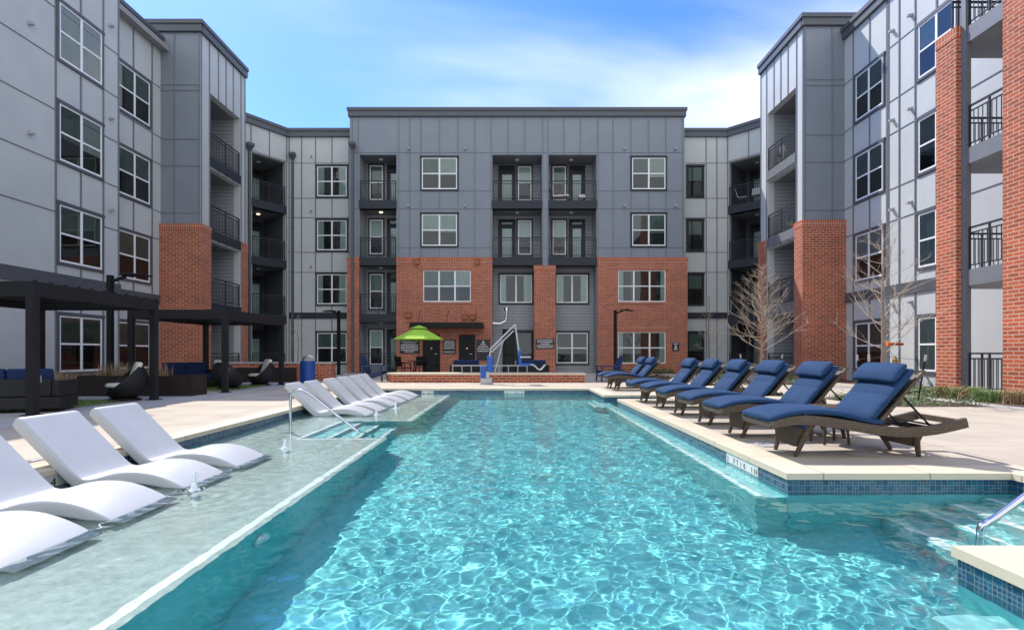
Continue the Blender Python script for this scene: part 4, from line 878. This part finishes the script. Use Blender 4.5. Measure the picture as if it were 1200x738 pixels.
# black wicker egg chairs
def egg_chair(x, y, rz, label, s=1.0):
    t = thing('egg_chair', label, 'lounge chair', (x, y, .004), rz, 'round black wicker chairs')      # opens to -y
    b = MB(); ax = Vector((0, .70, -.71)).normalized(); u = Vector((1, 0, 0)); v = ax.cross(u); c = Vector((0, 0, .46))*s
    nr, ns_ = 10, 28; vs = []; fs = []
    for sh, rad in ((0, .46*s), (1, .42*s)):
        for i in range(nr+1):
            th = R(4+92*i/nr)
            for k in range(ns_):
                ph = 2*math.pi*k/ns_; d = ax*math.cos(th)+(u*math.cos(ph)+v*math.sin(ph))*math.sin(th); p = c+d*rad; vs.append((p.x, p.y, max(p.z, .03)))
    o = (nr+1)*ns_
    for i in range(nr):
        for k in range(ns_):
            k2 = (k+1) % ns_; fs.append((i*ns_+k, i*ns_+k2, (i+1)*ns_+k2, (i+1)*ns_+k)); fs.append((o+i*ns_+k, o+(i+1)*ns_+k, o+(i+1)*ns_+k2, o+i*ns_+k2))
    for k in range(ns_): k2 = (k+1) % ns_; fs.append((nr*ns_+k, nr*ns_+k2, o+nr*ns_+k2, o+nr*ns_+k))
    b.add(vs, fs); b.build('shell', M['bwicker'], t)
    b = MB(); b.lathe([(0, .05), (.3*s, .05), (.33*s, .0), (0, 0)], n=24); b.build('base', M['black'], t)
    b = MB(); b.lathe([(0, .30*s), (.28*s, .30*s), (.32*s, .34*s), (.28*s, .39*s), (0, .395*s)], (0, -.03, 0), 20); b.build('seat_cushion', M['cream'], t, smooth=True)
    b = MB(); b.add([(-.24*s, .06*s, .40*s), (.24*s, .06*s, .40*s), (.24*s, .17*s, .38*s), (-.24*s, .17*s, .38*s), (-.24*s, .22*s, .86*s), (.24*s, .22*s, .86*s), (.24*s, .33*s, .84*s), (-.24*s, .33*s, .84*s)], [(3, 2, 1, 0), (4, 5, 6, 7), (0, 1, 5, 4), (1, 2, 6, 5), (2, 3, 7, 6), (3, 0, 4, 7)]); b.build('back_pillow', M['cream'], t, bevel=.04, seg=3)
    return t
egg_chair(-8.65, 11.75, R(-48), 'round black wicker chair with a cream pillow beside the pergola post and steel planter')
egg_chair(-8.3, 17.3, R(-48), 'round black wicker chair with a cream pillow inside the far pergola, by the brick counter')
egg_chair(-8.35, 15.5, R(150), 'round black wicker chair seen from behind, inside the far pergola near its front post')
sofa(-9.0, 9.55, 1.6, R(-160), 'black wicker sofa with navy cushions under the nearer pergola')
sofa(-9.75, 15.9, 1.5, R(60), 'navy cushioned sofa under the far pergola against the brick corner')
def tufts(name, x0, x1, y0, y1, n, h, m, wd=.012, z=.006, lean=.5, clump=0):
    b = MB(); rr = random.Random(n)
    cl = [(rr.uniform(x0, x1), rr.uniform(y0, y1)) for _ in range(clump)]
    for k in range(n):
        if clump: cx, cy = rr.choice(cl); x, y = cx+rr.gauss(0, .09), cy+rr.gauss(0, .09)
        else: x, y = rr.uniform(x0, x1), rr.uniform(y0, y1)
        a = rr.uniform(0, 6.28); hh = h*rr.uniform(.5, 1.15); l = hh*lean*rr.uniform(.3, 1.6); ca, sa = math.cos(a), math.sin(a)
        b.add([(x-sa*wd, y+ca*wd, z), (x+sa*wd, y-ca*wd, z), (x+ca*l*.4+sa*wd*.7, y+sa*l*.4-ca*wd*.7, z+hh*.7), (x+ca*l*.4-sa*wd*.7, y+sa*l*.4+ca*wd*.7, z+hh*.7), (x+ca*l, y+sa*l, z+hh)], [(0, 1, 2, 3), (3, 2, 4)])
    return b.build(name, m)
struct(sheet('lawn', -10.9, -8.5, 9.5, 11.75, .008, M['turf'])); struct(sheet('lawn', -10.4, -7.95, 14.7, 17.2, .008, M['turf']))
struct(tufts('grass', -10.9, -8.5, 9.5, 11.75, 7000, .04, M['blade'], .006, .008), 'stuff'); struct(tufts('grass', -10.4, -7.95, 14.7, 17.2, 5000, .04, M['blade'], .007, .008), 'stuff')
struct(sheet('planting_bed', -13.7, -11.2, 2, 20, .008, M['mulch']))
struct(tufts('ornamental_grass', -13.2, -11.4, 10, 20, 1600, .55, M['tan'], .008, .01, .5, 18), 'stuff')
struct(tufts('ornamental_grass', -10.6, -8.0, 13.0, 13.55, 260, .4, M['tan'], .006, .44, .5, 6), 'stuff')

# ------------------------------------------------------------------ right terrace planting
struct(sheet('planting_bed', 7.2, 9.4, 10.4, 12.6, .008, M['mulch'])); struct(sheet('planting_bed', 11.6, 13.15, 14.2, 21, .008, M['mulch'])); struct(sheet('planting_bed', 9.9, 11.15, 10.0, 14.6, .008, M['mulch']))
struct(sheet('planting_bed', 4.6, 12.0, 27.2, 28.35, .008, M['mulch'])); struct(sheet('planting_bed', 7.7, 9.9, 17.6, 19.4, .008, M['mulch']))
struct(sheet('sidewalk', 9.4, 9.9, 8, 16, .004, M['walk']))
def leaves(name, x0, x1, y0, y1, n, h, m, s=.035, clump=12):
    b = MB(); rr = random.Random(n+3); cl = [(rr.uniform(x0, x1), rr.uniform(y0, y1), rr.uniform(.6, 1.2)) for _ in range(clump)]
    for k in range(n):
        cx, cy, q = rr.choice(cl); x, y, z = cx+rr.gauss(0, .13*q), cy+rr.gauss(0, .13*q), .01+abs(rr.gauss(0, .5))*h*q
        d = Vector((rr.gauss(0, 1), rr.gauss(0, 1), rr.gauss(.5, .7))).normalized()*s*rr.uniform(.6, 1.4); e = d.orthogonal().normalized()*s*.45; p = Vector((x, y, z))
        b.quad(p, p+d*.5+e, p+d, p+d*.5-e)
    return b.build(name, m)
struct(leaves('ground_cover', 7.3, 9.3, 10.5, 12.5, 5200, .13, M['leaf'], clump=34), 'stuff')
struct(leaves('ground_cover', 10.0, 10.9, 12.4, 14.5, 2200, .16, M['leaf'], .05, clump=12), 'stuff')
struct(leaves('ground_cover', 7.9, 9.8, 17.7, 19.3, 1200, .14, M['leaf'], clump=9), 'stuff')
struct(leaves('ground_cover', 4.8, 12, 27.3, 28.2, 2600, .25, M['leaf'], .06, clump=26), 'stuff')
struct(tufts('ornamental_grass', 10.05, 11.05, 10.1, 13.2, 1500, .26, M['tan'], .007, .01, 1.1, 20), 'stuff')
struct(tufts('ornamental_grass', 9.9, 11.0, 11.0, 14.4, 1300, .26, M['blade'], .008, .01, .7, 7), 'stuff')
struct(tufts('ornamental_grass', 7.8, 12.6, 20.0, 21.0, 500, .3, M['blade'], .008, .01, .7, 9), 'stuff')

def bare_tree(x, y, h, label, seed, spread=1.0, clear=.3, n1=46, stakes=True, twigs=9, rad=.055):
    rr = random.Random(seed); t = thing('bare_tree', label, 'tree', (x, y, 0), 0, 'young bare trees')
    b = MB(); pts = [Vector((rr.gauss(0, .012), rr.gauss(0, .012), h*k/9)) for k in range(10)]; pts[0].z = -.02
    b.tube(pts, [rad*(1-.9*k/9)+.004 for k in range(10)], 9); b.build('trunk', M['bark'], t, smooth=True)
    b = MB()
    def limb(p, d, L, r, depth):
        pp = [p]; q = p.copy(); dd = d.copy(); n = 5
        for k in range(n):
            dd = (dd+Vector((rr.gauss(0, .10), rr.gauss(0, .10), rr.gauss(.07, .07)))).normalized(); q = q+dd*L/n; pp.append(q)
        b.tube(pp, [r*(1-.75*k/n) for k in range(n+1)], 4 if depth else 5, caps=False)
        if depth < 2:
            m = twigs if depth == 0 else 3
            for k in range(m):
                f = rr.uniform(.2, .97); i = min(int(f*n), n-1); s = pp[i].lerp(pp[i+1], f*n-i)
                nd = (dd*.9+Vector((rr.gauss(0, .55), rr.gauss(0, .55), rr.gauss(.1, .35)))).normalized(); limb(s, nd, L*rr.uniform(.22, .45)*(1.1-f*.4), r*.42, depth+1)
    for k in range(n1):
        f = clear+(1-clear)*(k/n1)**.9; z = h*f; a = k*2.399+rr.gauss(0, .3); L = spread*(1.15*(1-f)+.18)*rr.uniform(.75, 1.2)
        limb(Vector((0, 0, z)), Vector((math.cos(a), math.sin(a), rr.uniform(.25, .7))).normalized(), L, .013*(1.1-f*.6), 0)
    b.build('branches', M['twig'], t)
    if stakes:
        for k in range(3):
            a = R(40+120*k+seed*7); st = thing('tree_stake', f'dark metal stake tied to the {stakes}, {("on its far side", "on its building side", "on its pool side")[k]}', 'stake', (x, y, 0), 0, 'metal stakes round the young trees')
            o = Vector((.62*math.cos(a), .62*math.sin(a), 0)); c = MB(); c.tube([o*1.0, o*1.22+Vector((0, 0, 1.0))], .016, 6); c.build('rod', M['black'], st)
            c = MB(); c.tube([o*1.2+Vector((0, 0, .88)), o*1.23+Vector((0, 0, 1.02))], .024, 6); c.build('cap', M['alum'], st)
            c = MB(); c.tube([o*1.2+Vector((0, 0, .9)), Vector((0, 0, .98))], .004, 4); c.build('tie', M['black'], st)
    return t
bare_tree(8.72, 18.6, 4.1, 'bare young tree with a dense fan of twigs in front of the dark corner balconies', 3, 1.75, .27, 66, 'bare tree by the corner balconies', 10)
bare_tree(8.1, 11.6, 3.95, 'bare young tree with sparse limbs behind the nearest chaises by the light grey wing', 8, 1.6, .26, 34, 'bare tree behind the nearest chaises', 7)
bare_tree(9.7, 26.3, 3.9, 'small bare tree beside the right brick bay', 12, 1.0, .28, 40, False, 8)
bare_tree(-10.4, 25.5, 2.9, 'small wispy bare tree by the downspout in the far left corner', 15, .8, .3, 22, False, 6, .03)

# fire hose inlet on the right wing
t = thing('fire_inlet', 'red pipe with an orange cap and chain at the foot of the right wing', 'fire inlet', (12.55, 17.6, 0))
b = MB(); b.tube([(.4, 0, 1.36), (-.02, 0, 1.36)], .045, 10); b.build('pipe', M['red'], t); b = MB(); b.tube([(-.02, 0, 1.36), (-.14, 0, 1.36)], [.085, .07], 12); b.build('cap', M['orange'], t)
b = MB(); b.tube(spline([(-.05, 0, 1.28), (-.03, 0, 1.12), (.08, 0, .98), (.22, 0, 1.02), (.3, 0, 1.3)], 4), .008, 5); b.build('chain', M['alum'], t)
b = MB(); b.tube([(.22, .1, 0), (.22, .1, .95)], .035, 8); b.lathe([(0, .3), (.08, .26), (.1, .1), (.06, 0)], (.22, .1, .6), 10); b.build('valve', M['brass'], t)

# ------------------------------------------------------------------ signs
def sign(name, label, F, u0, u1, z0, z1, d, lines_, seed):
    t = thing(name, label, 'sign'); b = MB(); b.fbox(F, u0, u1, z0, z1, d-.03, d); b.build('board', M['sign'], t)
    rr = random.Random(seed); q = MB(); n = len(lines_); H = (z1-z0)*.86; zc = z1-(z1-z0)*.07
    for i, (frac, kind) in enumerate(lines_):
        zz = zc-H*(i+.5)/n; wdt = (u1-u0)*frac
        if isinstance(kind, str) and kind not in 'xo':
            o = text_mesh(kind, H/n*1.05, 'lettering', M['lettering'], t); ux = Vector(F(1, 0, 0))-Vector(F(0, 0, 0)); nn = Vector(F(0, 1, 0))-Vector(F(0, 0, 0))
            mtx = Matrix((ux, Vector((0, 0, 1)), nn)).transposed().to_4x4(); mtx.translation = Vector(F((u0+u1)/2, d+.002, zz)); o.matrix_world = mtx
            wd = max(v.co.x for v in o.data.vertices)-min(v.co.x for v in o.data.vertices); o.scale = (min(1.4, wdt/wd), 1, 1)
        elif kind == 'x':                          # a line of small print too fine to read in the photo
            x = (u0+u1)/2-wdt/2
            while x < (u0+u1)/2+wdt/2-.02:
                L = rr.uniform(.03, .11); e = min(x+L, (u0+u1)/2+wdt/2); q.fbox(F, x, e, zz-H/n*.26, zz+H/n*.26, d, d+.002); x = e+.022
        else:
            q.lathe([(0, 0), (.05, 0)], (0, 0, 0), 3) if 0 else q.fbox(F, (u0+u1)/2-.06, (u0+u1)/2+.06, zz-.05, zz+.05, d, d+.002)
    if q.v: q.build('small_print', M['lettering'], t)
sign('rules_sign', 'black sign with pale lettering under the lime umbrella on the brick wall', FC, -6.1, -5.08, 1.05, 1.76, .14, [(.85, 'WARNING: NO'), (.8, 'LIFEGUARD'), (.9, 'x'), (.9, 'x'), (.92, 'x'), (.86, 'x'), (.5, 'x')], 1)
sign('rules_sign', 'black sign with pale lettering between the two dark restroom doors', FC, -3.79, -3.1, 1.03, 1.8, .14, [(.7, 'x'), (.86, 'x'), (.86, 'x'), (.8, 'x'), (.86, 'x'), (0.001, 'x'), (.86, 'x')], 2)
sign('rules_sign', 'tall black sign with small print behind the pool lift mast', FC, -2.0, -1.27, .68, 1.79, .14, [(.15, 'o'), (.4, 'x'), (.7, 'x'), (.88, 'x'), (.8, 'x'), (0.001, 'x'), (0.001, 'x'), (0.001, 'x')], 3)
sign('rules_sign', 'black sign with pale lettering on the central brick pier', frame(0, 28.42, 1, 0), 1.18, 2.18, 1.3, 1.83, .03, [(.85, 'x'), (.8, 'x'), (.5, 'x'), (.9, 'x'), (.85, 'x')], 4)
sign('room_sign', 'small black sign on the right brick bay beside the window', FC, 8.5, 8.88, 1.19, 1.65, .13, [(.7, 'x'), (.3, 'x'), (.15, 'o'), (.6, 'x')], 5)

# ------------------------------------------------------------------ things on the balconies
def lounge_on_balcony(x, y, z, rz, label):
    t = thing('balcony_chair', label, 'chair', (x, y, z), rz)
    b = MB(); b.box(-.3, .3, -.6, .3, .26, .36); b.build('seat_cushion', M['cream'], t, bevel=.03)
    b = MB(); b.add([(-.3, .25, .34), (.3, .25, .34), (.3, .36, .34), (-.3, .36, .34), (-.3, .5, .85), (.3, .5, .85), (.3, .6, .85), (-.3, .6, .85)], [(3, 2, 1, 0), (4, 5, 6, 7), (0, 1, 5, 4), (1, 2, 6, 5), (2, 3, 7, 6), (3, 0, 4, 7)]); b.build('back_cushion', M['wicker'], t, bevel=.02)
    b = MB()
    for sx in (-.28, .28):
        for sy in (-.55, .28): b.box(sx-.02, sx+.02, sy-.02, sy+.02, 0, .26)
    b.build('frame', M['wicker'], t)
lounge_on_balcony(2.45, 28.95, 9.28, R(80), 'lounge chair with cream cushions on the top central balcony beside the pier')
t = thing('balcony_stool', 'small cream stool on the top central balcony in front of the door', 'stool', (3.7, 28.9, 9.28)); b = MB(); b.box(-.18, .18, -.18, .18, .22, .4); b.build('seat_cushion', M['cream'], t, bevel=.03); b = MB()
for sx in (-.15, .15):
    for sy in (-.15, .15): b.box(sx-.015, sx+.015, sy-.015, sy+.015, 0, .22)
b.build('leg_frame', M['black'], t)
def pot(x, y, z, label, col):
    t = thing('potted_plant', label, 'potted plant', (x, y, z), 0, 'potted plants on the right corner balconies')
    b = MB(); b.lathe([(0, 0), (.1, 0), (.14, .24), (.12, .24), (.1, .2), (0, .2)], n=16); b.build('pot', M[col], t); b = MB(); rr = random.Random(z)
    for k in range(140):
        d = Vector((rr.gauss(0, 1), rr.gauss(0, 1), abs(rr.gauss(.4, .8)))).normalized(); p = Vector((0, 0, .25))+d*rr.uniform(.05, .34); e = d.orthogonal().normalized()*.03; b.quad(p, p+d*.05+e, p+d*.1, p+d*.05-e)
    b.build('foliage', M['leaf'], t)
pot(11.8, 23.2, 9.28, 'green potted plant behind the top railing of the right corner balcony', 'vent'); pot(11.8, 22.2, 6.23, 'potted plant with an orange pot on the third floor right corner balcony', 'orange')

def slim_chair(x, y, z, rz, label):
    t = thing('balcony_chair', label, 'chair', (x, y, z), rz)
    b = MB(); b.box(-.24, .24, -.24, .22, .40, .44); b.build('seat', M['alum'], t)
    b = MB(); b.add([(-.24, .2, .44), (.24, .2, .44), (.24, .23, .44), (-.24, .23, .44), (-.24, .34, .92), (.24, .34, .92), (.24, .37, .92), (-.24, .37, .92)], [(3, 2, 1, 0), (4, 5, 6, 7), (0, 1, 5, 4), (1, 2, 6, 5), (2, 3, 7, 6), (3, 0, 4, 7)]); b.build('backrest', M['alum'], t)
    for sx in (-.22, .22):
        for sy in (-.22, .2): b = MB(); b.box(sx-.018, sx+.018, sy-.018, sy+.018, 0, .4); b.build('leg', M['black'], t)
slim_chair(12.75, 29.5, 9.28, R(60), 'pale chair nearer the corner post on the top right angled balcony')
slim_chair(13.3, 29.0, 9.28, R(-30), 'pale chair further along the railing on the top right angled balcony')
slim_chair(12.2, 23.4, 9.28, R(90), 'pale chair behind the potted plant on the top right corner balcony')
